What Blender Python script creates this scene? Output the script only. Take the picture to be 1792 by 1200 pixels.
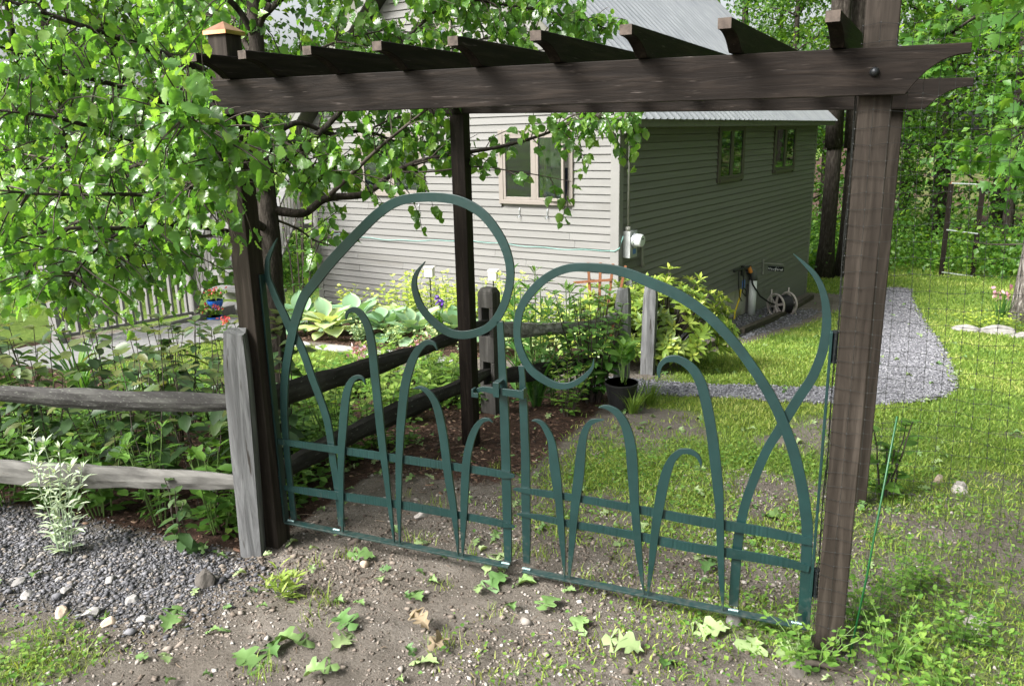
import bpy, bmesh, math, random
import numpy as np
from mathutils import Vector, Matrix

rng = np.random.default_rng(11)
random.seed(11)
for o in list(bpy.data.objects):
    bpy.data.objects.remove(o)
scene = bpy.context.scene
COL = scene.collection

# ------------------------------------------------------------------ camera, sky, sun, exposure
CAM_ROT = ((0.92063439, -0.07798675, 0.38255769),
           (0.38984416, 0.23708668, -0.88983787),
           (-0.02130377, 0.96835323, 0.24867283))
CAM_LOC = (0.0, 0.0, 1.72)
cam_data = bpy.data.cameras.new("camera")
cam_data.sensor_fit = 'HORIZONTAL'
cam_data.sensor_width = 36.0
cam_data.lens = 28.33
cam_data.clip_start = 0.05
cam_data.clip_end = 2000.0
cam = bpy.data.objects.new("camera", cam_data)
COL.objects.link(cam)
m = Matrix(CAM_ROT).to_4x4()
m.translation = Vector(CAM_LOC)
cam.matrix_world = m
scene.camera = cam

SUN_DIR = Vector((-0.50, -0.60, 0.72)).normalized()      # towards the sun
SUN_ELEV = math.asin(SUN_DIR.z)
SUN_ROT = math.atan2(SUN_DIR.x, SUN_DIR.y)
world = bpy.data.worlds.new("World")
scene.world = world
world.use_nodes = True
wn = world.node_tree.nodes
wl = world.node_tree.links
wn.clear()
w_out = wn.new("ShaderNodeOutputWorld")
w_bg = wn.new("ShaderNodeBackground")
w_sky = wn.new("ShaderNodeTexSky")
w_sky.sky_type = 'NISHITA'
w_sky.sun_disc = False
w_sky.sun_elevation = SUN_ELEV
w_sky.sun_rotation = SUN_ROT
w_sky.air_density = 1.0
w_sky.dust_density = 6.0
w_sky.ozone_density = 1.0
w_hsv = wn.new("ShaderNodeHueSaturation")                # thin high cloud takes most of the blue out
w_hsv.inputs["Saturation"].default_value = 0.30
w_bg.inputs["Strength"].default_value = 0.14
wl.new(w_sky.outputs[0], w_hsv.inputs["Color"])
wl.new(w_hsv.outputs[0], w_bg.inputs[0])
wl.new(w_bg.outputs[0], w_out.inputs[0])

sun_data = bpy.data.lights.new("sun", 'SUN')
sun_data.energy = 4.0
sun_data.angle = math.radians(26.0)
sun_data.color = (1.0, 0.98, 0.95)
sun = bpy.data.objects.new("sun", sun_data)
COL.objects.link(sun)
sun.rotation_euler = (-SUN_DIR).to_track_quat('-Z', 'Y').to_euler()

vs = scene.view_settings
vs.view_transform = 'Standard'
vs.look = 'None'
vs.exposure = 1.22
vs.gamma = 1.0
vs.use_curve_mapping = False
scene.render.engine = 'CYCLES'
scene.cycles.max_bounces = 8
scene.cycles.transparent_max_bounces = 16
scene.cycles.use_denoising = True

# ------------------------------------------------------------------ helpers
class MB:
    """collects vertices and faces of one mesh"""
    def __init__(self):
        self.v = []
        self.f = []
    def add(self, vs_, fs_):
        o = len(self.v)
        self.v.extend([tuple(p) for p in vs_])
        self.f.extend([tuple(i + o for i in f) for f in fs_])
        return self
    def box(self, a, b, rot=None, org=(0, 0, 0)):
        x0, y0, z0 = a
        x1, y1, z1 = b
        p = [Vector(q) for q in ((x0, y0, z0), (x1, y0, z0), (x1, y1, z0), (x0, y1, z0),
                                 (x0, y0, z1), (x1, y0, z1), (x1, y1, z1), (x0, y1, z1))]
        if rot is not None:
            p = [rot @ q for q in p]
        p = [q + Vector(org) for q in p]
        return self.add(p, [(0, 3, 2, 1), (4, 5, 6, 7), (0, 1, 5, 4), (1, 2, 6, 5), (2, 3, 7, 6), (3, 0, 4, 7)])
    def prism(self, pts, depth, axis='y'):
        """polygon (counter-clockwise, in x,z) extruded along +y by depth"""
        n = len(pts)
        a = [(x, 0.0, z) for x, z in pts]
        b = [(x, depth, z) for x, z in pts]
        fs_ = [tuple(range(n)), tuple(range(2 * n - 1, n - 1, -1))]
        for i in range(n):
            j = (i + 1) % n
            fs_.append((i, i + n, j + n, j))
        return self.add(a + b, fs_)
    def tube(self, path, radii, n=8, cap=True, jitter=0.0):
        path = [Vector(p) for p in path]
        if not hasattr(radii, '__len__'):
            radii = [radii] * len(path)
        rings = []
        ref = Vector((0.13, 0.21, 1.0)).normalized()
        for i, p in enumerate(path):
            t = (path[min(i + 1, len(path) - 1)] - path[max(i - 1, 0)])
            if t.length < 1e-9:
                t = Vector((0, 0, 1))
            t.normalize()
            if abs(t.dot(ref)) > 0.95:
                ref = Vector((1, 0.1, 0.05)).normalized()
            u = t.cross(ref).normalized()
            w = t.cross(u).normalized()
            ring = []
            for k in range(n):
                a = 2 * math.pi * k / n
                r = radii[i] * (1 + (random.uniform(-jitter, jitter) if jitter else 0))
                ring.append(p + u * (r * math.cos(a)) + w * (r * math.sin(a)))
            rings.append(ring)
        vs_ = [q for r in rings for q in r]
        fs_ = []
        for i in range(len(path) - 1):
            for k in range(n):
                k2 = (k + 1) % n
                fs_.append((i * n + k, i * n + k2, (i + 1) * n + k2, (i + 1) * n + k))
        if cap:
            fs_.append(tuple(range(n - 1, -1, -1)))
            fs_.append(tuple((len(path) - 1) * n + k for k in range(n)))
        return self.add(vs_, fs_)
    def mesh(self, name, mat=None, smooth=False):
        me = bpy.data.meshes.new(name)
        me.from_pydata(self.v, [], self.f)
        me.update()
        bm = bmesh.new()
        bm.from_mesh(me)
        bmesh.ops.recalc_face_normals(bm, faces=bm.faces)
        bm.to_mesh(me)
        bm.free()
        if mat:
            me.materials.append(mat)
        if smooth:
            me.polygons.foreach_set("use_smooth", [True] * len(me.polygons))
        return me
    def build(self, name, mat, parent=None, smooth=False, bevel=0.0):
        o = bpy.data.objects.new(name, self.mesh(name, mat, smooth))
        COL.objects.link(o)
        if parent:
            o.parent = parent
        if bevel:
            b = o.modifiers.new("bevel", 'BEVEL')
            b.width = bevel
            b.segments = 2
            b.limit_method = 'ANGLE'
            b.angle_limit = math.radians(40)
        return o

def link_mesh(name, me, parent=None):
    o = bpy.data.objects.new(name, me)
    COL.objects.link(o)
    if parent:
        o.parent = parent
    return o

def np_mesh(name, V, F, mat, tint=None, smooth=False):
    """mesh from numpy arrays; F is (n,3) or (n,4)"""
    me = bpy.data.meshes.new(name)
    V = np.asarray(V, dtype=np.float32)
    F = np.asarray(F, dtype=np.int32)
    k = F.shape[1]
    me.vertices.add(len(V))
    me.vertices.foreach_set("co", V.ravel())
    me.loops.add(F.size)
    me.loops.foreach_set("vertex_index", F.ravel())
    me.polygons.add(len(F))
    me.polygons.foreach_set("loop_start", np.arange(len(F), dtype=np.int32) * k)
    me.polygons.foreach_set("loop_total", np.full(len(F), k, dtype=np.int32))
    if smooth:
        me.polygons.foreach_set("use_smooth", np.ones(len(F), dtype=bool))
    me.update(calc_edges=True)
    if tint is not None:
        at = me.attributes.new("tint", 'FLOAT', 'POINT')
        at.data.foreach_set("value", np.asarray(tint, dtype=np.float32))
    me.materials.append(mat)
    return me

def tag(o, label=None, cat=None, group=None, kind=None):
    if label:
        o["label"] = label
    if cat:
        o["category"] = cat
    if group:
        o["group"] = group
    if kind:
        o["kind"] = kind
    return o

def empty(name, loc=(0, 0, 0), rz=0.0, label=None, cat=None, group=None):
    o = bpy.data.objects.new(name, None)
    o.empty_display_size = 0.1
    COL.objects.link(o)
    o.location = loc
    o.rotation_euler = (0, 0, rz)
    return tag(o, label, cat, group)

def copy_tree(o, parent=None):
    c = o.copy()
    COL.objects.link(c)
    if parent:
        c.parent = parent
    for ch in list(o.children):
        copy_tree(ch, c)
    return c

def unit(a):
    a = np.asarray(a, float)
    return a / (np.linalg.norm(a, axis=-1, keepdims=True) + 1e-12)

RC = np.array(CAM_ROT)
def sight(px, py, d):
    """world point seen at photo position (px, py), d metres deep; used once to survey the tree's limbs"""
    return RC @ np.array([(px - 896) / 1410.0 * d, -(py - 600) / 1410.0 * d, -d]) + np.array(CAM_LOC)

def catmull(pts, sub=5):
    P = np.asarray(pts, float)
    P = np.vstack([2 * P[0] - P[1], P, 2 * P[-1] - P[-2]])
    out = []
    for i in range(1, len(P) - 2):
        p0, p1, p2, p3 = P[i - 1:i + 3]
        for s in range(sub):
            t = s / sub
            out.append(0.5 * ((2 * p1) + (-p0 + p2) * t + (2 * p0 - 5 * p1 + 4 * p2 - p3) * t * t
                              + (-p0 + 3 * p1 - 3 * p2 + p3) * t ** 3))
    out.append(P[-2])
    return np.array(out)

# value noise in python for shaping ground
_NT = rng.random((64, 64))
def vnoise(x, y):
    x = np.asarray(x, float)
    y = np.asarray(y, float)
    xi = np.floor(x).astype(int)
    yi = np.floor(y).astype(int)
    fx = x - xi
    fy = y - yi
    fx = fx * fx * (3 - 2 * fx)
    fy = fy * fy * (3 - 2 * fy)
    a = _NT[xi % 64, yi % 64]
    b = _NT[(xi + 1) % 64, yi % 64]
    c = _NT[xi % 64, (yi + 1) % 64]
    d = _NT[(xi + 1) % 64, (yi + 1) % 64]
    return (a * (1 - fx) + b * fx) * (1 - fy) + (c * (1 - fx) + d * fx) * fy
def fbm(x, y, o=4):
    s = 0.0
    a = 0.5
    for i in range(o):
        s = s + a * vnoise(np.asarray(x) * 2 ** i + 13.1 * i, np.asarray(y) * 2 ** i + 7.7 * i)
        a *= 0.5
    return s

# ------------------------------------------------------------------ materials
def _nodes(name):
    mt = bpy.data.materials.new(name)
    mt.use_nodes = True
    nt = mt.node_tree
    nt.nodes.clear()
    out = nt.nodes.new("ShaderNodeOutputMaterial")
    return mt, nt, out

def ramp(nt, stops):
    r = nt.nodes.new("ShaderNodeValToRGB")
    e = r.color_ramp.elements
    while len(e) < len(stops):
        e.new(0.5)
    for el, (p, c) in zip(e, stops):
        el.position = p
        el.color = (c[0], c[1], c[2], 1)
    return r

def M(name, stops, nscale=6.0, stretch=(1, 1, 1), detail=8.0, rough=0.6, spec=0.3, bump=0.3, bdist=0.004,
      metallic=0.0, coord='Object', fine=None, distort=0.0, rrange=None, bscale=None):
    mt, nt, out = _nodes(name)
    L = nt.links
    tc = nt.nodes.new("ShaderNodeTexCoord")
    oi = nt.nodes.new("ShaderNodeObjectInfo")
    mul = nt.nodes.new("ShaderNodeMath")
    mul.operation = 'MULTIPLY'
    mul.inputs[1].default_value = 37.0
    L.new(oi.outputs["Random"], mul.inputs[0])
    addv = nt.nodes.new("ShaderNodeVectorMath")
    addv.operation = 'ADD'
    L.new(tc.outputs[coord], addv.inputs[0])
    L.new(mul.outputs[0], addv.inputs[1])
    mp = nt.nodes.new("ShaderNodeMapping")
    mp.inputs["Scale"].default_value = stretch
    L.new(addv.outputs[0], mp.inputs[0])
    n1 = nt.nodes.new("ShaderNodeTexNoise")
    n1.inputs["Scale"].default_value = nscale
    n1.inputs["Detail"].default_value = detail
    n1.inputs["Roughness"].default_value = 0.62
    n1.inputs["Distortion"].default_value = distort
    L.new(mp.outputs[0], n1.inputs["Vector"])
    rp = ramp(nt, stops)
    L.new(n1.outputs["Fac"], rp.inputs[0])
    col = rp.outputs[0]
    if fine:
        n2 = nt.nodes.new("ShaderNodeTexNoise")
        n2.inputs["Scale"].default_value = fine[0]
        n2.inputs["Detail"].default_value = 5
        L.new(mp.outputs[0], n2.inputs["Vector"])
        r2 = ramp(nt, [(fine[2], (0, 0, 0)), (fine[3], (1, 1, 1))])
        L.new(n2.outputs["Fac"], r2.inputs[0])
        mx = nt.nodes.new("ShaderNodeMix")
        mx.data_type = 'RGBA'
        L.new(r2.outputs[0], mx.inputs[0])
        L.new(col, mx.inputs[6])
        mx.inputs[7].default_value = (*fine[1], 1)
        col = mx.outputs[2]
    b = nt.nodes.new("ShaderNodeBsdfPrincipled")
    L.new(col, b.inputs["Base Color"])
    b.inputs["Roughness"].default_value = rough
    b.inputs["Specular IOR Level"].default_value = spec
    b.inputs["Metallic"].default_value = metallic
    if rrange:
        mr = nt.nodes.new("ShaderNodeMapRange")
        mr.inputs[3].default_value = rrange[0]
        mr.inputs[4].default_value = rrange[1]
        L.new(n1.outputs["Fac"], mr.inputs[0])
        L.new(mr.outputs[0], b.inputs["Roughness"])
    if bump:
        src = n1
        if bscale:
            src = nt.nodes.new("ShaderNodeTexNoise")
            src.inputs["Scale"].default_value = bscale
            src.inputs["Detail"].default_value = 6
            L.new(mp.outputs[0], src.inputs["Vector"])
        bp = nt.nodes.new("ShaderNodeBump")
        bp.inputs["Strength"].default_value = bump
        bp.inputs["Distance"].default_value = bdist
        L.new(src.outputs["Fac"], bp.inputs["Height"])
        L.new(bp.outputs[0], b.inputs["Normal"])
    L.new(b.outputs[0], out.inputs[0])
    return mt

def LEAF(name, stops, trans=0.40, rough=0.42, spec=0.45, tmul=(1.5, 1.45, 0.7), var=0.08):
    """leaf: the tint attribute picks the colour, light also passes through"""
    mt, nt, out = _nodes(name)
    L = nt.links
    at = nt.nodes.new("ShaderNodeAttribute")
    at.attribute_name = "tint"
    rp = ramp(nt, stops)
    L.new(at.outputs["Fac"], rp.inputs[0])
    oi = nt.nodes.new("ShaderNodeObjectInfo")
    mr = nt.nodes.new("ShaderNodeMapRange")
    mr.inputs[3].default_value = 1 - var
    mr.inputs[4].default_value = 1 + var
    L.new(oi.outputs["Random"], mr.inputs[0])
    hs = nt.nodes.new("ShaderNodeHueSaturation")
    L.new(mr.outputs[0], hs.inputs["Value"])
    L.new(rp.outputs[0], hs.inputs["Color"])
    rp = hs
    b = nt.nodes.new("ShaderNodeBsdfPrincipled")
    b.inputs["Roughness"].default_value = rough
    b.inputs["Specular IOR Level"].default_value = spec
    L.new(rp.outputs[0], b.inputs["Base Color"])
    t = nt.nodes.new("ShaderNodeBsdfTranslucent")
    mm = nt.nodes.new("ShaderNodeMix")
    mm.data_type = 'RGBA'
    mm.blend_type = 'MULTIPLY'
    mm.inputs[0].default_value = 1.0
    L.new(rp.outputs[0], mm.inputs[6])
    mm.inputs[7].default_value = (*tmul, 1)
    L.new(mm.outputs[2], t.inputs[0])
    mix = nt.nodes.new("ShaderNodeMixShader")
    mix.inputs[0].default_value = trans
    L.new(b.outputs[0], mix.inputs[1])
    L.new(t.outputs[0], mix.inputs[2])
    L.new(mix.outputs[0], out.inputs[0])
    return mt

def FLAT(name, c, rough=0.5, spec=0.4, metallic=0.0, var=0.15, nscale=12, bump=0.05):
    lo = tuple(x * (1 - var) for x in c)
    hi = tuple(min(1, x * (1 + var)) for x in c)
    return M(name, [(0.3, lo), (0.7, hi)], nscale=nscale, rough=rough, spec=spec, metallic=metallic, bump=bump, bdist=0.002)

def STAIN(name, axis):
    st = {'x': (1.2, 14, 14), 'y': (14, 1.2, 14), 'z': (14, 14, 1.2)}[axis]
    return M(name, [(0.25, (0.0048, 0.0037, 0.0030)), (0.5, (0.0115, 0.0088, 0.0070)), (0.75, (0.028, 0.0215, 0.0170))],
             nscale=3.2, stretch=st, rough=0.60, spec=0.10, bump=0.7, bdist=0.004, distort=0.5,
             fine=(9.0, (0.10, 0.085, 0.075), 0.66, 0.80))
W_X, W_Y, W_Z = STAIN("stained_wood_x", 'x'), STAIN("stained_wood_y", 'y'), STAIN("stained_wood_z", 'z')
W_POST = M("worn_stained_wood", [(0.25, (0.012, 0.0095, 0.0072)), (0.5, (0.026, 0.0210, 0.0165)), (0.78, (0.064, 0.053, 0.043))],
           nscale=2.6, stretch=(14, 14, 1.0), rough=0.7, spec=0.12, bump=0.5, bdist=0.004, distort=0.4,
           fine=(7.0, (0.03, 0.022, 0.018), 0.64, 0.74))
END_GRAIN = M("end_grain", [(0.3, (0.03, 0.0235, 0.019)), (0.7, (0.115, 0.09, 0.074))], nscale=40, rough=0.8, bump=0.3)
COPPER = M("copper", [(0.3, (0.55, 0.26, 0.13)), (0.7, (0.85, 0.48, 0.28))], nscale=18, rough=0.32, metallic=1.0, bump=0.05)
BOLT = FLAT("dark_bolt", (0.03, 0.032, 0.035), rough=0.4, metallic=0.6)
GREEN = M("green_paint", [(0.3, (0.0038, 0.0190, 0.0178)), (0.6, (0.0055, 0.0262, 0.0247)), (0.8, (0.0080, 0.033, 0.031))], nscale=9, rough=0.33,
          spec=0.6, bump=0.12, bdist=0.0015, bscale=60)
def dusty(mt):
    """road dust and mud splash that thins out upwards"""
    nt = mt.node_tree
    L = nt.links
    b = [n for n in nt.nodes if n.type == 'BSDF_PRINCIPLED'][0]
    src = b.inputs["Base Color"].links[0].from_socket
    geo = nt.nodes.new("ShaderNodeNewGeometry")
    sx = nt.nodes.new("ShaderNodeSeparateXYZ")
    L.new(geo.outputs["Position"], sx.inputs[0])
    n = nt.nodes.new("ShaderNodeTexNoise")
    n.inputs["Scale"].default_value = 55
    n.inputs["Detail"].default_value = 6
    L.new(geo.outputs["Position"], n.inputs["Vector"])
    ma = nt.nodes.new("ShaderNodeMath")
    ma.operation = 'MULTIPLY_ADD'
    ma.inputs[1].default_value = -1.1
    L.new(sx.outputs["Z"], ma.inputs[0])
    L.new(n.outputs["Fac"], ma.inputs[2])
    mr = nt.nodes.new("ShaderNodeMapRange")
    mr.inputs[1].default_value = 0.36
    mr.inputs[2].default_value = 0.72
    mr.inputs[4].default_value = 0.26
    L.new(ma.outputs[0], mr.inputs[0])
    mx = nt.nodes.new("ShaderNodeMix")
    mx.data_type = 'RGBA'
    L.new(mr.outputs[0], mx.inputs[0])
    L.new(src, mx.inputs[6])
    mx.inputs[7].default_value = (0.16, 0.135, 0.11, 1)
    L.new(mx.outputs[2], b.inputs["Base Color"])
    mr2 = nt.nodes.new("ShaderNodeMapRange")
    mr2.inputs[3].default_value = 0.26
    mr2.inputs[4].default_value = 0.48
    L.new(n.outputs["Fac"], mr2.inputs[0])
    L.new(mr2.outputs[0], b.inputs["Roughness"])
dusty(GREEN)
WELD = FLAT("bright_weld", (0.30, 0.42, 0.42), rough=0.25, metallic=0.5)
BLACKM = FLAT("black_metal", (0.012, 0.016, 0.018), rough=0.35, metallic=0.3)
def GREYWOOD(name, axis, stops=None):
    st = {'x': (0.7, 9, 9), 'y': (9, 0.7, 9), 'z': (9, 9, 0.7)}[axis]
    return M(name, stops or [(0.22, (0.055, 0.054, 0.054)), (0.45, (0.135, 0.137, 0.138)), (0.7, (0.225, 0.228, 0.23))], nscale=3.5, stretch=st,
             rough=0.85, spec=0.1, bump=0.8, bdist=0.006, distort=0.8, fine=(8, (0.05, 0.045, 0.04), 0.62, 0.7))
GW_Z = GREYWOOD("weathered_wood_z", 'z')
LICHEN = M("lichen_rail", [(0.25, (0.022, 0.021, 0.020)), (0.5, (0.052, 0.050, 0.048)), (0.8, (0.11, 0.11, 0.10))], nscale=3.0, stretch=(1.0, 7, 7),
           rough=0.9, spec=0.1, bump=0.8, bdist=0.006, fine=(34, (0.16, 0.17, 0.145), 0.60, 0.70))
RAILW = M("pale_rail", [(0.25, (0.045, 0.043, 0.040)), (0.5, (0.105, 0.102, 0.094)), (0.8, (0.18, 0.175, 0.163))], nscale=3.0, stretch=(1.0, 7, 7),
          rough=0.9, spec=0.1, bump=0.8, bdist=0.006, fine=(6, (0.06, 0.05, 0.04), 0.64, 0.74))
DARKRAIL = M("dark_rail", [(0.25, (0.014, 0.013, 0.012)), (0.55, (0.036, 0.034, 0.031)), (0.8, (0.085, 0.082, 0.075))], nscale=4.0, stretch=(4, 1.0, 4),
             rough=0.9, spec=0.1, bump=0.8, bdist=0.006, fine=(30, (0.18, 0.19, 0.16), 0.66, 0.72))
SIDING = M("siding_paint", [(0.3, (0.150, 0.148, 0.141)), (0.7, (0.186, 0.183, 0.175))], nscale=1.7, stretch=(0.5, 6, 6), rough=0.62, spec=0.2,
           fine=(0.9, (0.128, 0.124, 0.113), 0.52, 0.75),
           bump=0.08, bdist=0.002, bscale=50)
TRIM = FLAT("trim_paint", (0.190, 0.188, 0.179), rough=0.6, spec=0.25, var=0.06, nscale=3)
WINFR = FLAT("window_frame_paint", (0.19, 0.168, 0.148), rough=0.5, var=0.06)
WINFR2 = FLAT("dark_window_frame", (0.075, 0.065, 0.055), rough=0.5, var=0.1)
SOFFIT = FLAT("soffit_paint", (0.12, 0.12, 0.10), rough=0.8)
ROOF = M("galvanised_roof", [(0.3, (0.22, 0.235, 0.25)), (0.7, (0.32, 0.335, 0.35))], nscale=2.5, stretch=(1, 4, 1), rough=0.45, spec=0.5, metallic=0.35,
         bump=0.06, fine=(40, (0.26, 0.22, 0.17), 0.70, 0.76))
CONC = M("concrete", [(0.3, (0.36, 0.345, 0.29)), (0.7, (0.56, 0.54, 0.48))], nscale=3, rough=0.9, spec=0.1, bump=0.4,
         fine=(2.2, (0.20, 0.20, 0.10), 0.52, 0.70))
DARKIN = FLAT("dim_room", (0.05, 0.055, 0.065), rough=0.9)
CURTAIN = FLAT("pale_curtain", (0.20, 0.17, 0.12), rough=0.9)
WARMW = FLAT("warm_wood", (0.33, 0.17, 0.075), rough=0.55, var=0.2)
TRELLISW = M("cedar_slat", [(0.3, (0.13, 0.05, 0.022)), (0.7, (0.22, 0.09, 0.04))], nscale=5, stretch=(8, 8, 1), rough=0.7)
METGREY = FLAT("meter_grey", (0.30, 0.315, 0.31), rough=0.5, var=0.05)
METLID = FLAT("meter_glass", (0.55, 0.57, 0.58), rough=0.12, spec=0.7, var=0.03)
BLUE = FLAT("blue_label", (0.06, 0.16, 0.45), rough=0.5)
BLUEPOT = FLAT("blue_glaze", (0.02, 0.13, 0.50), rough=0.15, spec=0.6)
PVC = FLAT("white_pipe", (0.72, 0.74, 0.73), rough=0.35, var=0.04)
ELBOW = FLAT("grey_elbow", (0.10, 0.105, 0.10), rough=0.6)
YELLOW = FLAT("yellow_tube", (0.65, 0.48, 0.02), rough=0.45)
RUBBER = FLAT("black_rubber", (0.012, 0.012, 0.013), rough=0.5)
BRASS = FLAT("orange_nozzle", (0.60, 0.22, 0.04), rough=0.4)
REELP = FLAT("beige_plastic", (0.40, 0.36, 0.33), rough=0.5)
CORD = FLAT("aqua_cord", (0.16, 0.34, 0.30), rough=0.5)
GALV = FLAT("galvanised_hook", (0.55, 0.58, 0.60), rough=0.35, metallic=0.7)
CONDUIT = FLAT("conduit_paint", (0.25, 0.25, 0.22), rough=0.6)
DECKW = M("grey_deck_paint", [(0.3, (0.15, 0.145, 0.138)), (0.7, (0.22, 0.215, 0.205))], nscale=4, stretch=(6, 6, 1), rough=0.7)
DECKL = M("light_deck_boards", [(0.3, (0.125, 0.125, 0.123)), (0.7, (0.20, 0.198, 0.195))], nscale=4, stretch=(6, 1, 6), rough=0.7)
POTB = FLAT("black_pot", (0.014, 0.014, 0.015), rough=0.55)
LAMPW = FLAT("white_lantern", (0.60, 0.58, 0.54), rough=0.5, var=0.03)
STAKE = FLAT("green_stake", (0.006, 0.06, 0.016), rough=0.4)
WIRE = FLAT("black_netting", (0.012, 0.013, 0.012), rough=0.5)
BARK = M("bark", [(0.3, (0.018, 0.015, 0.013)), (0.55, (0.045, 0.038, 0.032)), (0.8, (0.11, 0.10, 0.085))], nscale=7, stretch=(4, 4, 1.0), rough=0.95, spec=0.1,
         bump=1.0, bdist=0.02)
BARKL = M("pale_bark", [(0.35, (0.04, 0.034, 0.03)), (0.55, (0.15, 0.135, 0.12)), (0.75, (0.42, 0.40, 0.38))], nscale=6, stretch=(4, 4, 1.2), rough=0.95, spec=0.1,
          bump=1.0, bdist=0.03)
TWIG = M("twig_bark", [(0.3, (0.03, 0.024, 0.02)), (0.7, (0.10, 0.085, 0.07))], nscale=12, rough=0.85, spec=0.15, bump=0.4)
STEM = FLAT("green_stem", (0.10, 0.17, 0.04), rough=0.6)
STONE = M("stone", [(0.25, (0.12, 0.115, 0.11)), (0.5, (0.24, 0.23, 0.22)), (0.75, (0.40, 0.38, 0.36))], nscale=9, rough=0.85, spec=0.2, bump=0.6, bdist=0.01)
STONEW = M("warm_stone", [(0.25, (0.24, 0.18, 0.13)), (0.5, (0.38, 0.30, 0.23)), (0.75, (0.55, 0.47, 0.40))], nscale=9, rough=0.85, spec=0.2, bump=0.6, bdist=0.01)
SLATE = M("flagstone", [(0.3, (0.27, 0.27, 0.265)), (0.7, (0.42, 0.415, 0.40))], nscale=4, rough=0.85, spec=0.2, bump=0.4)
G_ = lambda a, b, c: [(0.0, a), (0.55, b), (1.0, c)]
L_PEAR = LEAF("pear_leaf", G_((0.045, 0.130, 0.024), (0.115, 0.250, 0.045), (0.22, 0.34, 0.06)), trans=0.5, rough=0.30, spec=1.0, tmul=(1.5, 1.5, 0.7))
L_FOREST = LEAF("forest_leaf", G_((0.035, 0.105, 0.018), (0.085, 0.20, 0.030), (0.17, 0.29, 0.045)), trans=0.5, rough=0.45, spec=0.5, tmul=(1.8, 1.6, .6), var=.32)
L_MAPLE = LEAF("maple_leaf", G_((0.04, 0.12, 0.02), (0.09, 0.22, 0.035), (0.20, 0.34, 0.06)), trans=0.5, rough=0.45, spec=0.35)
L_GRASS = LEAF("grass_blade", G_((0.085, 0.165, 0.026), (0.205, 0.295, 0.050), (0.36, 0.385, 0.115)), trans=0.35, rough=0.55, spec=0.25)
L_WEED = LEAF("weed_leaf", G_((0.05, 0.13, 0.022), (0.12, 0.24, 0.038), (0.26, 0.36, 0.075)), trans=0.35, rough=0.5, spec=0.3)
L_BRONZE = LEAF("bronze_leaf", G_((0.022, 0.040, 0.020), (0.050, 0.105, 0.034), (0.13, 0.145, 0.045)), trans=0.35, rough=0.4, spec=0.45)
L_HOSTA = LEAF("hosta_leaf", G_((0.14, 0.27, 0.14), (0.26, 0.40, 0.24), (0.50, 0.56, 0.24)), trans=0.25, rough=0.42, spec=0.4)
L_YELLOW = LEAF("gold_leaf", G_((0.20, 0.30, 0.04), (0.36, 0.45, 0.07), (0.55, 0.60, 0.20)), trans=0.35, rough=0.5, spec=0.3)
L_RHODO = LEAF("rhododendron_leaf", G_((0.05, 0.11, 0.02), (0.18, 0.28, 0.04), (0.40, 0.46, 0.09)), trans=0.25, rough=0.33, spec=0.5)
L_LILY = LEAF("lily_leaf", G_((0.035, 0.11, 0.02), (0.08, 0.20, 0.04), (0.18, 0.32, 0.07)), trans=0.35, rough=0.42, spec=0.4)
L_SILVER = LEAF("silver_leaf", G_((0.28, 0.36, 0.24), (0.42, 0.50, 0.36), (0.52, 0.58, 0.42)), trans=0.2, rough=0.6, spec=0.2)
L_OAK = LEAF("fallen_leaf_green", G_((0.05, 0.12, 0.03), (0.14, 0.235, 0.075), (0.27, 0.34, 0.16)), trans=0.15, rough=0.5, spec=0.35)
L_DRY = LEAF("fallen_leaf_tan", G_((0.20, 0.155, 0.10), (0.32, 0.26, 0.17), (0.45, 0.37, 0.25)), trans=0.15, rough=0.7, spec=0.15)
PETALP = LEAF("purple_petal", G_((0.05, 0.015, 0.18), (0.09, 0.03, 0.30), (0.16, 0.06, 0.42)), trans=0.3)
PETALR = LEAF("red_petal", G_((0.45, 0.02, 0.06), (0.60, 0.08, 0.10), (0.70, 0.25, 0.15)), trans=0.3)
PETALK = LEAF("pink_petal", G_((0.40, 0.16, 0.25), (0.52, 0.30, 0.36), (0.62, 0.45, 0.42)), trans=0.3)

def GLASS(name, tint, mixf):
    mt, nt, out = _nodes(name)
    L = nt.links
    g = nt.nodes.new("ShaderNodeBsdfGlossy")
    g.inputs["Roughness"].default_value = 0.03
    g.inputs["Color"].default_value = (0.9, 0.95, 0.95, 1)
    t = nt.nodes.new("ShaderNodeBsdfTransparent")
    t.inputs["Color"].default_value = (*tint, 1)
    lw = nt.nodes.new("ShaderNodeLayerWeight")
    lw.inputs["Blend"].default_value = mixf
    tc = nt.nodes.new("ShaderNodeTexCoord")
    n = nt.nodes.new("ShaderNodeTexNoise")
    n.inputs["Scale"].default_value = 2.5
    L.new(tc.outputs["Object"], n.inputs["Vector"])
    bp = nt.nodes.new("ShaderNodeBump")
    bp.inputs["Strength"].default_value = 0.04
    bp.inputs["Distance"].default_value = 0.02
    L.new(n.outputs["Fac"], bp.inputs["Height"])
    L.new(bp.outputs[0], g.inputs["Normal"])
    mx = nt.nodes.new("ShaderNodeMixShader")
    mr = nt.nodes.new("ShaderNodeMapRange")
    mr.inputs[3].default_value = 0.05
    mr.inputs[4].default_value = 1.0
    L.new(lw.outputs["Fresnel"], mr.inputs[0])
    L.new(mr.outputs[0], mx.inputs[0])
    L.new(t.outputs[0], mx.inputs[1])
    L.new(g.outputs[0], mx.inputs[2])
    L.new(mx.outputs[0], out.inputs[0])
    return mt
PANE = GLASS("window_glass", (0.70, 0.76, 0.86), 0.30)

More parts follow.
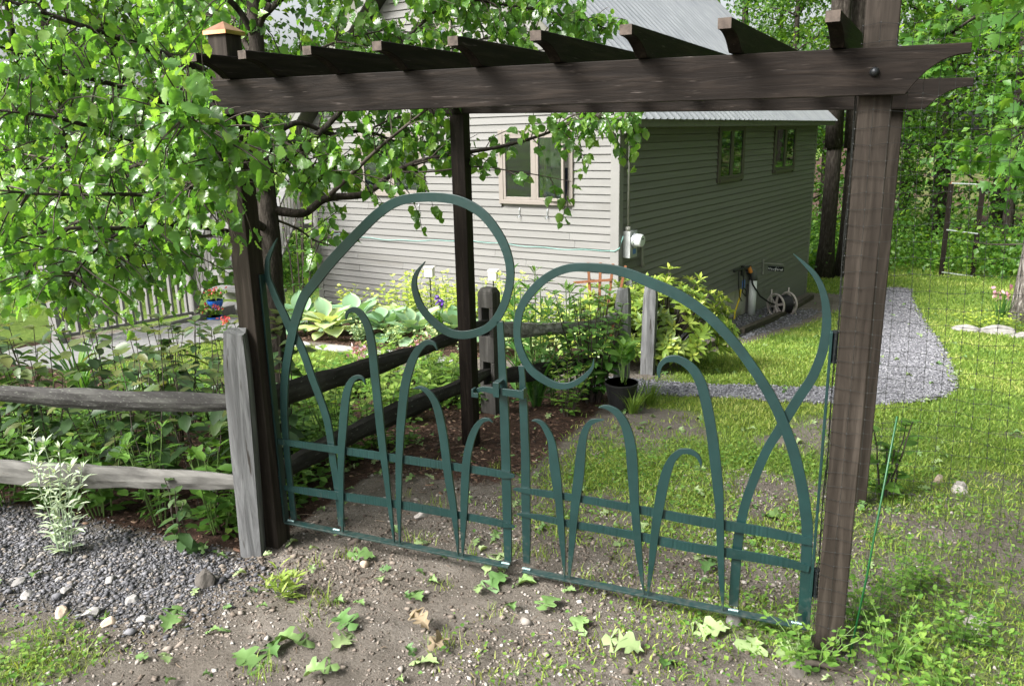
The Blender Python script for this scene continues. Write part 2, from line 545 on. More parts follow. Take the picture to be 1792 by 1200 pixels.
# ------------------------------------------------------------------ ground
_gy = np.array([-60, -3, 1.0, 2.7, 4.2, 6, 8, 10, 13.2, 17, 22, 40, 80, 400.0])
_gzv = np.array([0.5, 0.02, 0.0, 0.0, -.12, -.27, -.52, -.82, -1.22, -1.5, -1.75, -2.2, -2.8, -6.0])
_yy = np.linspace(-60, 400, 9201)
_zz = np.interp(_yy, _gy, _gzv)
_k = np.ones(21) / 21
_zz = np.convolve(np.pad(_zz, 10, mode='edge'), _k, mode='valid')
def gz(x, y):
    x = np.asarray(x, float)
    y = np.asarray(y, float)
    z = np.interp(y, _yy, _zz)
    z = z - 0.05 * np.clip((-1.6 - x) / 0.8, 0, 1) * np.clip((3.4 - y) / 0.6, 0, 1) * np.clip((y - 1.0) / 1.0, 0, 1)
    return z
def gzf(x, y):
    return float(gz(x, y))

def smooth01(a, lo, hi):
    t = np.clip((a - lo) / (hi - lo), 0, 1)
    return t * t * (3 - 2 * t)

# centre line and half width of the gravel path
PATH = np.array([(-1.75, 6.18, .22), (-1.3, 6.25, .25), (-.6, 6.44, .26), (-.05, 6.66, .30), (.30, 6.92, .31), (.53, 7.5, .33), (.62, 8.8, .36),
                 (.68, 10.5, .39), (.72, 12.5, .40), (.72, 15.0, .38), (.80, 17.2, .30), (.92, 18.6, .22)])
PC = catmull(PATH, 8)
def path_d(x, y):
    x = np.asarray(x, float)
    y = np.asarray(y, float)
    d = np.full(x.shape, 9.0)
    for cx, cy, w in PC:
        d = np.minimum(d, np.hypot(x - cx, y - cy) - w)
    return d

def lawn_mask(x, y):
    """where turf grows, 0..1"""
    n = fbm(x * 1.7 + 5, y * 1.7, 4)
    wall_x = -2.51 + 0.198 * (y - 8.985) + 1.05                      # strip beside the house
    back = smooth01(y, 2.85, 3.7) * smooth01(x, -1.75, -1.1) * smooth01(24.5 - y, 0, 1.5) * smooth01(x - np.where((y > 7.6) & (y < 17.3), wall_x, -9), 0, 0.25)
    thin = np.where(y < 6.0, 0.64 + 0.9 * (n - 0.42) * 2.8, 0.98)
    bare = np.exp(-(((x + 0.55) / .55) ** 2 + ((y - 4.9) / .28) ** 2)) + np.exp(-(((x - .75) / .35) ** 2 + ((y - 4.6) / .25) ** 2))
    back = back * np.clip(thin - 0.8 * bare, 0, 1)
    right = smooth01(x, 0.02, 0.30) * smooth01(y, 1.2, 1.7) * (0.45 + 1.1 * (n - .4))
    left = smooth01(-x, 2.15, 2.5) * smooth01(1.93 - y + .6 * (n - .45), 0, 0.2) * np.clip(.35 + (n - .38) * 4.0, 0, 1)
    mid = smooth01(-x, 3.6, 4.0) * smooth01(y, 4.6, 5.0) * smooth01(6.75 - y, 0, .3) * smooth01(6.4 + x, 0, .5)
    front = np.exp(-(((x + .75) / .55) ** 2 + ((y - 2.25) / .22) ** 2)) * np.clip((n - .46) * 5, 0, 1) * 0.40
    front = front + np.exp(-(((x + .25) / .45) ** 2 + ((y - 2.75) / .25) ** 2)) * .7
    front = front + np.exp(-(((x + .7) / .4) ** 2 + ((y - 1.55) / .22) ** 2)) * np.clip((n - .45) * 5, 0, 1) * .4
    m_ = np.maximum.reduce([back, right * .9, left, mid, front * .8])
    leftw = smooth01(-x, 7.4, 7.9) * smooth01(y, 2.5, 3.2) * .8
    m_ = np.maximum(m_, leftw)
    far = smooth01(np.hypot(x, y - 4), 24, 30)
    return np.clip(np.maximum(m_ * smooth01(path_d(x, y) + .10 * (n - .45), -.06, .06), far * 0), 0, 1)

def mulch_mask(x, y):
    bed1 = smooth01(-x, 2.30, 2.42) * smooth01(y, 2.38, 2.62) * smooth01(4.75 - y, 0, .3)             # behind the rail fence
    bed2 = smooth01(-x, 1.45, 1.75) * smooth01(y, 3.3, 3.8) * smooth01(6.0 - y, 0, .3)
    bed3 = smooth01(y, 6.75, 6.95) * smooth01(-x, 1.7, 2.2) * smooth01(6.9 + x, 0, .4) * smooth01(10.5 - y, 0, .5)
    bed4 = smooth01(-x, 6.3, 6.6) * smooth01(y, 7.9, 8.1) * smooth01(9.6 - y, 0, .4)
    wood = smooth01(np.hypot(x, y - 4), 23, 27)
    return np.clip(np.maximum.reduce([bed1, bed2, bed3, bed4, wood]), 0, 1)

def gravel_mask(x, y):
    a = smooth01(-x + .5 * (fbm(x * 2, y * 2, 3) - .45), 1.95, 2.5) * smooth01(y + .4 * (fbm(x * 3, y * 3 + 7, 3) - .45), 1.72, 2.0) * smooth01(2.56 - y, 0, .22)
    strip = smooth01(y, 7.8, 8.4) * smooth01(15.0 - y, 0, .6)
    wx = -2.51 + 0.198 * (y - 8.985)
    b = strip * smooth01(x - wx, -.1, .0) * smooth01(wx + 1.05 - x, 0, .12)
    return np.clip(np.maximum(a, b), 0, 1)

def axis_pts(lo, hi, fine_lo, fine_hi, step, grow=1.22):
    a = list(np.arange(fine_lo, fine_hi, step))
    s = step
    p = a[-1]
    while p < hi:
        s *= grow
        p += s
        a.append(p)
    s = step
    p = a[0]
    b = []
    while p > lo:
        s *= grow
        p -= s
        b.append(p)
    return np.array(b[::-1] + a)
gx = axis_pts(-260, 260, -3.6, 1.6, 0.035, 1.09)
gyv = axis_pts(-120, 330, 1.1, 7.2, 0.035, 1.08)
GX, GY = np.meshgrid(gx, gyv, indexing='ij')
GZ = gz(GX, GY)
near = np.exp(-np.maximum(0, np.hypot(GX + 1, GY - 3) - 4) / 3)
GZ = GZ + near * ((fbm(GX * 2.2, GY * 2.2, 4) - .47) * 0.05 + (fbm(GX * 11, GY * 11, 3) - .44) * 0.030 * (1 + 1.2 * np.exp(-(((GX + 1.9) / .5) ** 2 + ((GY - 2.35) / .3) ** 2))) + (fbm(GX * 27 + 9, GY * 27, 2) - .38) * .012)
GZ = GZ + (1 - near) * (fbm(GX * .35, GY * .35, 3) - .44) * 0.10 * (1 - np.exp(-np.hypot(GX, GY) / 15))
nx, ny = GX.shape
idx = np.arange(nx * ny).reshape(nx, ny)
F = np.stack([idx[:-1, :-1], idx[1:, :-1], idx[1:, 1:], idx[:-1, 1:]], -1).reshape(-1, 4)
LM, MM, GM = lawn_mask(GX, GY), mulch_mask(GX, GY), gravel_mask(GX, GY)

mt, nt, out = _nodes("earth")
L = nt.links
geo = nt.nodes.new("ShaderNodeNewGeometry")
def noise_node(sc, det=8, rg=.62):
    n = nt.nodes.new("ShaderNodeTexNoise")
    n.inputs["Scale"].default_value = sc
    n.inputs["Detail"].default_value = det
    n.inputs["Roughness"].default_value = rg
    L.new(geo.outputs["Position"], n.inputs["Vector"])
    return n
def attr(nm):
    a = nt.nodes.new("ShaderNodeAttribute")
    a.attribute_name = nm
    return a
def mixc(fac, a, b):
    mx = nt.nodes.new("ShaderNodeMix")
    mx.data_type = 'RGBA'
    L.new(fac, mx.inputs[0])
    L.new(a, mx.inputs[6])
    L.new(b, mx.inputs[7])
    return mx.outputs[2]
def edge(att, nz, lo=.35, hi=.65):
    """attribute mask with a ragged edge"""
    a = attr(att)
    ad = nt.nodes.new("ShaderNodeMath")
    ad.operation = 'MULTIPLY_ADD'
    ad.inputs[1].default_value = 0.9
    sb = nt.nodes.new("ShaderNodeMath")
    sb.operation = 'SUBTRACT'
    sb.inputs[1].default_value = 0.5
    L.new(nz.outputs["Fac"], sb.inputs[0])
    L.new(sb.outputs[0], ad.inputs[0])
    L.new(a.outputs["Fac"], ad.inputs[2])
    mr = nt.nodes.new("ShaderNodeMapRange")
    mr.inputs[1].default_value = lo
    mr.inputs[2].default_value = hi
    L.new(ad.outputs[0], mr.inputs[0])
    return mr.outputs[0]
nA, nB, nC = noise_node(3.0), noise_node(22.0, 10, .7), noise_node(90.0, 6, .75)
dirt = ramp(nt, [(0.25, (0.078, 0.065, 0.053)), (0.5, (0.162, 0.142, 0.120)), (0.75, (0.28, 0.255, 0.225))])
mxn = nt.nodes.new("ShaderNodeMath")
mxn.operation = 'MULTIPLY_ADD'
mxn.inputs[1].default_value = 0.5
hlf = nt.nodes.new("ShaderNodeMath")
hlf.operation = 'MULTIPLY'
hlf.inputs[1].default_value = 0.5
L.new(nC.outputs["Fac"], hlf.inputs[0])
L.new(nA.outputs["Fac"], mxn.inputs[0])
L.new(hlf.outputs[0], mxn.inputs[2])
L.new(mxn.outputs[0], dirt.inputs[0])
grav = ramp(nt, [(0.28, (0.05, 0.047, 0.045)), (0.5, (0.12, 0.115, 0.11)), (0.72, (0.23, 0.22, 0.21))])
L.new(nC.outputs["Fac"], grav.inputs[0])
mul_ = ramp(nt, [(0.25, (0.020, 0.012, 0.009)), (0.5, (0.055, 0.034, 0.025)), (0.75, (0.13, 0.075, 0.055))])
L.new(nB.outputs["Fac"], mul_.inputs[0])
turf = ramp(nt, [(0.25, (0.055, 0.10, 0.02)), (0.5, (0.12, 0.185, 0.036)), (0.75, (0.22, 0.26, 0.07))])
L.new(nB.outputs["Fac"], turf.inputs[0])
c = mixc(edge("gravel", nB), dirt.outputs[0], grav.outputs[0])
c = mixc(edge("mulch", nB), c, mul_.outputs[0])
c = mixc(edge("lawn", nB, .30, .75), c, turf.outputs[0])
bs = nt.nodes.new("ShaderNodeBsdfPrincipled")
bs.inputs["Roughness"].default_value = 0.95
bs.inputs["Specular IOR Level"].default_value = 0.1
L.new(c, bs.inputs["Base Color"])
bp1 = nt.nodes.new("ShaderNodeBump")
bp1.inputs["Strength"].default_value = 0.9
bp1.inputs["Distance"].default_value = 0.018
L.new(nC.outputs["Fac"], bp1.inputs["Height"])
bp2 = nt.nodes.new("ShaderNodeBump")
bp2.inputs["Strength"].default_value = 0.8
bp2.inputs["Distance"].default_value = 0.03
L.new(nB.outputs["Fac"], bp2.inputs["Height"])
L.new(bp1.outputs[0], bp2.inputs["Normal"])
L.new(bp2.outputs[0], bs.inputs["Normal"])
L.new(bs.outputs[0], out.inputs[0])
EARTH = mt
gme = np_mesh("ground", np.stack([GX, GY, GZ], -1).reshape(-1, 3), F, EARTH, smooth=True)
for nm, arr in (("lawn", LM), ("mulch", MM), ("gravel", GM)):
    at = gme.attributes.new(nm, 'FLOAT', 'POINT')
    at.data.foreach_set("value", arr.astype(np.float32).ravel())
ground = tag(link_mesh("ground", gme), kind="structure")

from mathutils.bvhtree import BVHTree
def gsurf(x, y):
    """ground height including the bumps"""
    ix = np.clip(np.searchsorted(gx, x) - 1, 0, nx - 2)
    iy = np.clip(np.searchsorted(gyv, y) - 1, 0, ny - 2)
    tx = (x - gx[ix]) / (gx[ix + 1] - gx[ix])
    ty = (y - gyv[iy]) / (gyv[iy + 1] - gyv[iy])
    return ((GZ[ix, iy] * (1 - tx) + GZ[ix + 1, iy] * tx) * (1 - ty) + (GZ[ix, iy + 1] * (1 - tx) + GZ[ix + 1, iy + 1] * tx) * ty)

# gravel path as its own sheet with ragged edges
PG = M("path_gravel", [(0.28, (0.07, 0.07, 0.076)), (0.5, (0.19, 0.19, 0.203)), (0.72, (0.33, 0.33, 0.345))], nscale=60, rough=0.9, spec=0.15, bump=1.0, bdist=0.012)
rows = []
n_ac = 12
dd = np.gradient(PC[:, :2], axis=0)
dd = unit(dd)
for i, (cx, cy, w) in enumerate(PC):
    for j in range(n_ac + 1):
        s = j / n_ac * 2 - 1
        ww = w * (1 + 0.10 * (fbm(np.array(i * .9), np.array(s * 3 + 20), 2) - .4))
        x = cx + dd[i, 1] * s * ww
        y = cy - dd[i, 0] * s * ww
        rows.append((x, y, float(gsurf(np.array(x), np.array(y))) + 0.012 - 0.02 * (abs(s) > .98)))
Fp = [(i * (n_ac + 1) + j, (i + 1) * (n_ac + 1) + j, (i + 1) * (n_ac + 1) + j + 1, i * (n_ac + 1) + j + 1) for i in range(len(PC) - 1) for j in range(n_ac)]
tag(link_mesh("gravel_path", np_mesh("gravel_path", rows, Fp, PG, smooth=True)), kind="structure")

# ------------------------------------------------------------------ house
CX, CY = -2.514, 8.985
HROT = -math.radians(11.19)
house = empty("clapboard_house", (CX, CY, 0), HROT, "grey clapboard house with ribbed metal roof beyond the garden", "house")
def hw(x, y, z):
    c_, s_ = math.cos(HROT), math.sin(HROT)
    return (CX + c_ * x - s_ * y, CY + s_ * x + c_ * y, z)
EX = 0.09
WID, LEN = 5.0, 8.46
EAVE = 1.86
PITCH = 0.96
# unit clapboard, thick lower edge, unlapped: open gap added to draw a shadow line
ub = MB().add([(0, 0, 0), (1, 0, 0), (1, -.026, 0), (0, -.026, 0), (0, 0, EX - .0092), (1, 0, EX - .0092), (1, -.012, EX - .0092), (0, -.012, EX - .0092)],
              [(0, 1, 2, 3), (4, 7, 6, 5), (3, 2, 6, 7), (0, 4, 5, 1), (0, 3, 7, 4), (1, 5, 6, 2)])
BOARD = ub.mesh("clapboard", SIDING)
def boards(parent, spans):
    for (x0, x1, z) in spans:
        o = link_mesh("clapboard", BOARD, parent)
        o.location = (x0, 0, z)
        o.scale = (x1 - x0, 1, 1)
def split(x0, x1, z, wins):
    segs = [(x0, x1)]
    for (a, b, c0, c1) in wins:
        if z + EX > c0 and z < c1:
            ns = []
            for (p, q) in segs:
                if a > p:
                    ns.append((p, min(q, a)))
                if b < q:
                    ns.append((max(p, b), q))
            segs = [s for s in ns if s[1] - s[0] > .03]
    return [(p, q, z) for p, q in segs]
WF = [(-1.60, -0.59, 0.93, 1.77), (-3.98, -2.84, 0.98, 1.77), (-2.78, -2.30, 2.50, 3.10)]      # gable wall
WS = [(3.07, 4.15, 1.02, 1.80), (5.70, 6.95, 1.03, 1.80)]                                  # side wall

gable = MB()
gable.box((-WID, 0.004, -1.2), (0, .10, .93))
gable.box((-WID, 0.004, .93), (-3.98, .10, 1.77)).box((-2.84, 0.004, .93), (-1.60, .10, 1.77)).box((-.59, 0.004, .93), (0, .10, 1.77))
gable.add([(-WID, .004, 1.77), (0, .004, 1.77), (0, .004, 1.86), (-2.30, .004, 1.86 + 2.3 * PITCH), (-2.5, .004, 1.86 + 2.5 * PITCH), (-WID, .004, 1.86),
           (-WID, .10, 1.77), (0, .10, 1.77), (0, .10, 1.86), (-2.30, .10, 1.86 + 2.3 * PITCH), (-2.5, .10, 1.86 + 2.5 * PITCH), (-WID, .10, 1.86)],
          [(0, 1, 2, 3, 4, 5), (11, 10, 9, 8, 7, 6), (0, 6, 7, 1), (1, 7, 8, 2), (2, 8, 9, 3), (3, 9, 10, 4), (4, 10, 11, 5), (5, 11, 6, 0)])
gwall = gable.build("gable_wall", SIDING, house)
sp = []
z = -1.02
while z < EAVE + 2.5 * PITCH - .2:
    if z + EX < EAVE:
        a, b = -WID + .085, -.085
    else:
        k = (z + EX - EAVE) / PITCH
        a, b = -WID + k + .01, -k - .01
    if b - a > .1:
        for (p, q, zz) in split(a, b, z, WF):
            cut = random.uniform(p + .4, q - .4) if q - p > 1.6 else None
            sp += [(p, q, zz)] if cut is None else [(p, cut - .0015, zz), (cut + .0015, q, zz)]
    z += EX
boards(gwall, sp)
MB().box((-.085, -.024, -1.1), (.022, 0.003, EAVE)).build("corner_board", TRIM, gwall)
MB().box((-WID - .02, -.024, -1.1), (-WID + .085, 0.003, EAVE)).build("corner_board", TRIM, gwall)
for s in (0, 1):
    x0 = 0.30 if s == 0 else -WID - .30
    ang = math.atan(PITCH)
    ln = (2.5 + .30) / math.cos(ang)
    zz0, zz1 = ((.01, .13) if s == 0 else (-.13, -.01))
    o = MB().box((0, -.275, zz0), (ln, -.25, zz1)).build("rake_board", TRIM, gwall)
    o.location = (x0, 0, EAVE - .05)
    o.rotation_euler = (0, -(math.pi - ang) if s == 0 else -ang, 0)

swall = MB()
swall.box((-.10, 0.1, -.73), (-.004, LEN, 1.02)).box((-.10, 4.8, -1.5), (-.004, LEN, -.735))
for a, b in ((0.1, 3.07), (4.15, 5.70), (6.95, LEN)):
    swall.box((-.10, a, 1.02), (-.004, b, 1.80))
swall.box((-.10, 0.1, 1.80), (-.004, LEN, 1.90))
swo = swall.build("side_wall", SIDING, house)
sp = []
z = -.73
while z < EAVE - .05:
    sp += split(.075, LEN - .085, z, WS)
    z += EX
z = -.73 - EX
while z > -1.55:
    sp += split(4.80, LEN - .085, z, [])
    z -= EX
for (x0, x1, z) in sp:
    o = link_mesh("clapboard", BOARD, swo)
    o.location = (0, x0, z)
    o.rotation_euler = (0, 0, math.pi / 2)
    o.scale = (x1 - x0, 1, 1)
MB().box((0.003, -.020, -1.1), (.026, .075, EAVE)).build("corner_board", TRIM, swo)
MB().box((-.02, LEN - .085, -1.5), (.026, LEN + .01, EAVE)).build("corner_board", TRIM, swo)
MB().box((0.0, 0.02, EAVE - .10), (.030, LEN - .1, EAVE - .005)).build("frieze_board", SOFFIT, swo)
MB().box((-WID, .15, -2.0), (-.03, 4.795, -.732)).build("foundation", CONC, house)
MB().box((-WID - .02, LEN - .1, -1.6), (-.2, LEN, EAVE)).build("back_wall", SIDING, house)
MB().box((-WID, .1, -1.6), (-WID + .1, LEN - .1, EAVE)).build("far_wall", SIDING, house)

# metal roof
ang = math.atan(PITCH)
slope = (2.5 + .29) / math.cos(ang)
pw = 0.757
prof = []
y = 0.0
pts = [(0, 0), (.02, 0), (.032, .018), (.05, .018), (.062, 0)]
for k in range(4):
    for (a, b) in pts:
        prof.append((k * .189 + a, b))
prof.append((pw - .002, 0))
V = [(s * slope, p[0], p[1]) for s in (0, 1) for p in prof]
n = len(prof)
PANEL = np_mesh("roof_panel", V, [(i, i + 1, n + i + 1, n + i) for i in range(n - 1)], ROOF)
for s in (0, 1):
    ro = MB().box((-.02, -.28, -.10), (slope, LEN + .28, -.006)).build("roof_slope", SOFFIT, house)
    ro.location = (0.29, 0, EAVE + .03) if s == 0 else (-WID - .29, 0, EAVE + .03)
    ro.rotation_euler = (0, ang - math.pi if s == 0 else -ang, 0)
    if s == 0:
        ro.rotation_euler = (0, 0, 0)
        ro.matrix_basis = Matrix.Translation((0.29, 0, EAVE + .03)) @ Matrix.Rotation(math.pi, 4, 'Z') @ Matrix.Rotation(-ang, 4, 'Y') @ Matrix.Translation((0, -LEN, 0))
    for k in range(12):
        o = link_mesh("roof_panel", PANEL, ro)
        o.location = (-.035, -.30 + k * pw, 0.0)
MB().box((.262, -.27, EAVE - .075), (.282, LEN + .27, EAVE + .01)).build("fascia", SOFFIT, house)
MB().box((0.03, -.05, EAVE - .02), (.26, LEN + .05, EAVE - .005)).build("soffit", SOFFIT, house)
MB().box((-2.62, -.31, EAVE + .03 + 2.79 * PITCH - .06), (-2.38, LEN + .31, EAVE + .03 + 2.79 * PITCH + .012)).build("ridge_cap", ROOF, house)

def window(name, x0, x1, z0, z1, frame, side, opened=False, label=None):
    """two-light casement in the wall's x,z plane, facing -y"""
    w = MB()
    t, d0, d1 = .045, -.045, .03
    w.box((x0 - .02, d0, z0 - .02), (x0 + t, d1, z1 + .02)).box((x1 - t, d0, z0 - .02), (x1 + .02, d1, z1 + .02))
    w.box((x0 + t, d0, z1 - t), (x1 - t, d1, z1 + .02)).box((x0 + t, d0 - .012, z0 - .02), (x1 - t, d1, z0 + .03))
    xm = (x0 + x1) / 2
    w.box((xm - .022, d0, z0 + .03), (xm + .022, d1, z1 - t))
    wo = w.build("window", frame, house, bevel=.004)
    if label:
        wo["label"] = label
    for k, (a, b) in enumerate(((x0 + t, xm - .022), (xm + .022, x1 - t))):
        wd, ht = b - a, z1 - t - z0 - .03
        s_ = MB()
        f_ = .035
        s_.box((0, -.03, 0), (f_, 0, ht)).box((wd - f_, -.03, 0), (wd, 0, ht)).box((f_, -.03, 0), (wd - f_, 0, f_)).box((f_, -.03, ht - f_), (wd - f_, 0, ht))
        so = s_.build("sash", frame, wo, bevel=.003)
        po = MB().box((f_, -.018, f_), (wd - f_, -.013, ht - f_)).build("pane", PANE, wo)
        for q in (so, po):
            q.location = (a + .003, -.012, z0 + .031)
            if opened and k == 1:
                q.rotation_euler = (0, 0, -math.radians(11))
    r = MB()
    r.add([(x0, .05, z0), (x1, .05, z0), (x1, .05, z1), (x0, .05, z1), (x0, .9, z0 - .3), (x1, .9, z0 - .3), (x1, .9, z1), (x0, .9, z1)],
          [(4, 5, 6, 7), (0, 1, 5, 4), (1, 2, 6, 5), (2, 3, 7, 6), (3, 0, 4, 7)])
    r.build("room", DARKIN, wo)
    cu = MB()
    cu.box((x0 + .52 * (x1 - x0), .30, z0 + .40), (x1 - .06, .32, z1 - .05))
    cu.build("curtain", CURTAIN, wo)
    MB().box((xm + .03, .07, z0 + .01), (xm + .07, .11, z1 - .05)).build("inner_jamb", WARMW, wo)
    if side:
        wo.matrix_basis = Matrix.Rotation(math.pi / 2, 4, 'Z')
    return wo
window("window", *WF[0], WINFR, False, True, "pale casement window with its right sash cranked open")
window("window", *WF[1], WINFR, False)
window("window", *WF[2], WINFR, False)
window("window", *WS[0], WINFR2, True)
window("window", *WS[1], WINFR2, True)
for x in (-1.33, -0.93, -2.95, -3.6):
    h = MB().tube([(x, -.02, .86), (x, -.035, .84), (x + .004, -.03, .77), (x, -.06, .74), (x - .01, -.075, .765)], .005, 6)
    h.tube([(x - .028, -.02, .768), (x + .02, -.022, .755)], .004, 5)
    h.build("flower_box_hook", GALV, gwall)

# things fixed to the house
cordp = [hw(x, -.03 - .012 * math.sin(x * 3), .42 + .02 * math.sin(x * 2.3) + .006 * math.sin(x * 11) + (x + .1) * .012) for x in np.linspace(-4.7, -.1, 70)]
cordp += [hw(-.02, -.035, .41), hw(.04, -.03, .45), hw(.055, -.01, .52), hw(.06, .02, .58)]
tag(MB().tube(cordp, .0045, 6).build("aqua_cord", CORD, smooth=True), "thin aqua cord strung along the pale house wall", "cord")

mtr = empty("electric_meter", hw(.02, .17, .32), HROT, "grey electric meter box with round glass meter on house corner", "meter")
MB().box((0.005, -.09, 0), (.10, .10, .31)).build("meter_box", METGREY, mtr, bevel=.006)
MB().tube([(.10, .01, .20), (.125, .01, .20)], [.088, .088], 24).build("meter_ring", GALV, mtr)
MB().tube([(.125, .01, .20), (.20, .01, .20), (.212, .01, .20)], [.076, .074, .06], 24).build("meter_dome", METLID, mtr)
MB().box((.2125, -.012, .212), (.215, .030, .228)).build("meter_display", BLACKM, mtr)
MB().box((.1005, -.02, .04), (.103, .06, .10)).build("blue_label", BLUE, mtr)
MB().tube([(.05, -.05, .31), (.05, -.05, .36)], [.035, .03], 12).tube([(.05, -.05, .36), (.05, -.05, 1.35), (.055, -.03, 1.44), (.05, .02, 1.50)], .013, 8).build("conduit", CONDUIT, mtr, smooth=True)
MB().tube([(.05, .10, .14), (.06, .22, .15), (.06, .30, .10), (.05, .33, 0), (.05, .34, -.10), (.05, .36, -.16)], [.02, .021, .02, .019, .018, .03], 8).build("flex_conduit", CONDUIT, mtr, smooth=True)
jb = empty("junction_box", hw(.02, .20, -.10), HROT, "pale utility box with cables below the electric meter", "utility box")
MB().box((.005, -.04, 0), (.09, .13, .24)).build("box", METGREY, jb, bevel=.008)
MB().tube([(.04, 0, 0), (.05, .01, -.06), (.03, .02, -.10)], .018, 7).tube([(.04, .07, 0), (.05, .09, -.07), (.04, .06, -.14)], .010, 6).build("cable", RUBBER, jb, smooth=True)

pv = empty("drain_pipe", hw(.10, 4.72, -1.24), HROT, "white drain pipe with dark elbow against the house wall", "pipe")
MB().tube([(0, 0, -.05), (0, 0, .58)], .062, 18).build("pipe", PVC, pv, smooth=True)
MB().tube([(0, 0, .50 + .08), (0, 0, .66), (-.015, -.03, .72), (-.05, -.07, .755), (-.10, -.11, .76)], .068, 16).build("elbow", ELBOW, pv, smooth=True)
sg = empty("garden_tap", hw(.03, 4.25, -.42), HROT, "black tap manifold with hoses and orange coupling on house wall", "tap")
MB().tube([(.04, -.40, .03), (.05, .36, .0)], .020, 8).tube([(.04, 0, .06), (.04, 0, -.10)], .03, 8).tube([(0, 0, .0), (.05, 0, .0)], .025, 8).build("manifold", RUBBER, sg)
MB().tube([(.05, .28, .0), (.075, .31, -.09)], [.03, .035], 8).build("coupling", BRASS, sg)
MB().box((.035, .03, -.32), (.06, .10, -.18)).build("valve_tag", BLUE, sg)
MB().tube([(.05, .02, -.08), (.06, .03, -.25), (.07, -.05, -.36), (.10, .05, -.44), (.08, .12, -.36), (.06, .03, -.30)], .010, 6).tube([(.05, -.22, 0), (.05, -.20, -.2), (.06, -.14, -.42), (.07, -.05, -.5)], .008, 6).build("hose_loop", RUBBER, sg, smooth=True)
yt = MB().tube([hw(.06, 4.24, -.74), hw(.07, 4.18, -.86), hw(.09, 3.98, -.99), hw(.09, 3.92, -1.04), hw(.10, 3.88, -1.14), hw(.10, 3.84, -1.27)], .014, 8)
tag(yt.build("gas_line", YELLOW, smooth=True), "bright yellow tube bent down the concrete foundation", "tube")
MB().tube([(0, 0, 0), (0, 0, .09)], .02, 8)

# hanging name board on its bracket
sb = empty("name_board", hw(.03, 5.43, -.56), HROT, "small dark name board with white script hung from bracket on side wall", "sign")
MB().box((0, -.012, -.12), (.02, .012, .14)).box((.02, -.008, .07), (.34, .008, .085)).build("bracket", CONDUIT, sb)
MB().box((.09, -.012, -.045), (.36, .012, .035)).build("board", BLACKM, sb, bevel=.003)
wv = MB()
xs = np.linspace(0, 1, 40)
prev = None
strokes = [[(0, .9), (.04, .1), (.07, .7), (.10, .1), (.15, .9)], [(.18, .4), (.24, .55), (.22, .1), (.18, .25), (.27, .15)], [(.30, .5), (.36, .1), (.41, .5)],
           [(.55, 1.25), (.49, .6), (.47, -.4)], [(.44, .55), (.56, .5)], [(.58, .3), (.63, .55), (.67, .3), (.62, .05), (.58, .3)], [(.66, 1.1), (.68, 1.25)],
           [(.72, .1), (.73, .5), (.79, .45)], [(.83, .3), (.88, .5), (.90, .1), (.85, .05), (.83, .3)], [(.92, .1), (1.0, .95), (.96, .0)]]
for s_ in strokes:
    wv.tube([(.105 + .24 * a, -.0135, -.03 + .045 * b) for a, b in s_], .0052, 5)
wv.build("script_lettering", PVC, sb)

# hose reel
hr = empty("hose_reel", hw(.50, 5.05, -1.30), -.70, "beige garden hose reel wound with black hose beside drain pipe", "hose reel")
def wheel(yc):
    wb = MB()
    R_ = .185
    ring = [(R_ * math.cos(a), yc, .21 + R_ * math.sin(a)) for a in np.linspace(0, 2 * math.pi, 33)]
    wb.tube(ring, .018, 8, cap=False)
    for k in range(6):
        a = k * math.pi / 3 + .3
        wb.box((.03, yc - .008, -.02), (R_, yc + .008, .02), rot=Matrix.Rotation(-a, 3, 'Y'), org=(0, 0, .21))
    wb.tube([(0, yc - .015, .21), (0, yc + .015, .21)], .05, 14)
    return wb
o = wheel(-.14).build("wheel", REELP, hr)
o = wheel(.14).build("wheel", REELP, hr)
MB().tube([(0, -.12, .21), (0, .12, .21)], .135, 24).build("hose_coil", RUBBER, hr)
hc = MB()
for k in range(10):
    yy = -.11 + k * .0245
    hc.tube([(.14 * math.cos(a), yy + .002 * math.sin(a), .21 + .14 * math.sin(a)) for a in np.linspace(0, 2 * math.pi, 25)], .0125, 6, cap=False)
hc.build("hose_winding", RUBBER, hr, smooth=True)
for yy in (-.19, .19):
    MB().tube([(-.16, yy, 0), (-.05, yy, .25), (-.06, yy, .47)], .014, 7).tube([(.16, yy, 0), (.03, yy, .22)], .014, 7).build("stand", REELP, hr, smooth=True)
tag(MB().tube([hw(.10, 4.55, -.50), hw(.13, 4.62, -.72), hw(.22, 4.74, -.92), hw(.34, 4.86, -1.04), hw(.42, 4.92, -1.08)], .014, 8).build("garden_hose", RUBBER, smooth=True),
    "black hose hanging from the tap to the hose reel", "hose")
# timber edging of the drip strip
for k, (a, b) in enumerate((((-1.50, 8.35), (-1.36, 10.9)), ((-1.33, 10.98), (-1.00, 13.9)), ((-.96, 14.0), (-.70, 16.4)))):
    a3, b3 = Vector((a[0], a[1], gzf(*a) + .03)), Vector((b[0], b[1], gzf(*b) + .03))
    d = b3 - a3
    o = MB().box((0, -.045, -.06), (d.length, .045, .045)).build("edging_timber", GREYWOOD("timber_%d" % k, 'x', [(0.25, (0.03, 0.027, 0.022)), (0.55, (0.08, 0.07, 0.055)), (0.8, (0.17, 0.15, 0.12))]), bevel=.008)
    o.matrix_world = Matrix.Translation(a3) @ d.to_track_quat('X', 'Z').to_matrix().to_4x4()
    tag(o, ["near edging timber along the gravel strip by the shrub", "middle edging timber in front of the hose reel", "far edging timber at the house's far corner"][k], "timber", "edging timbers")

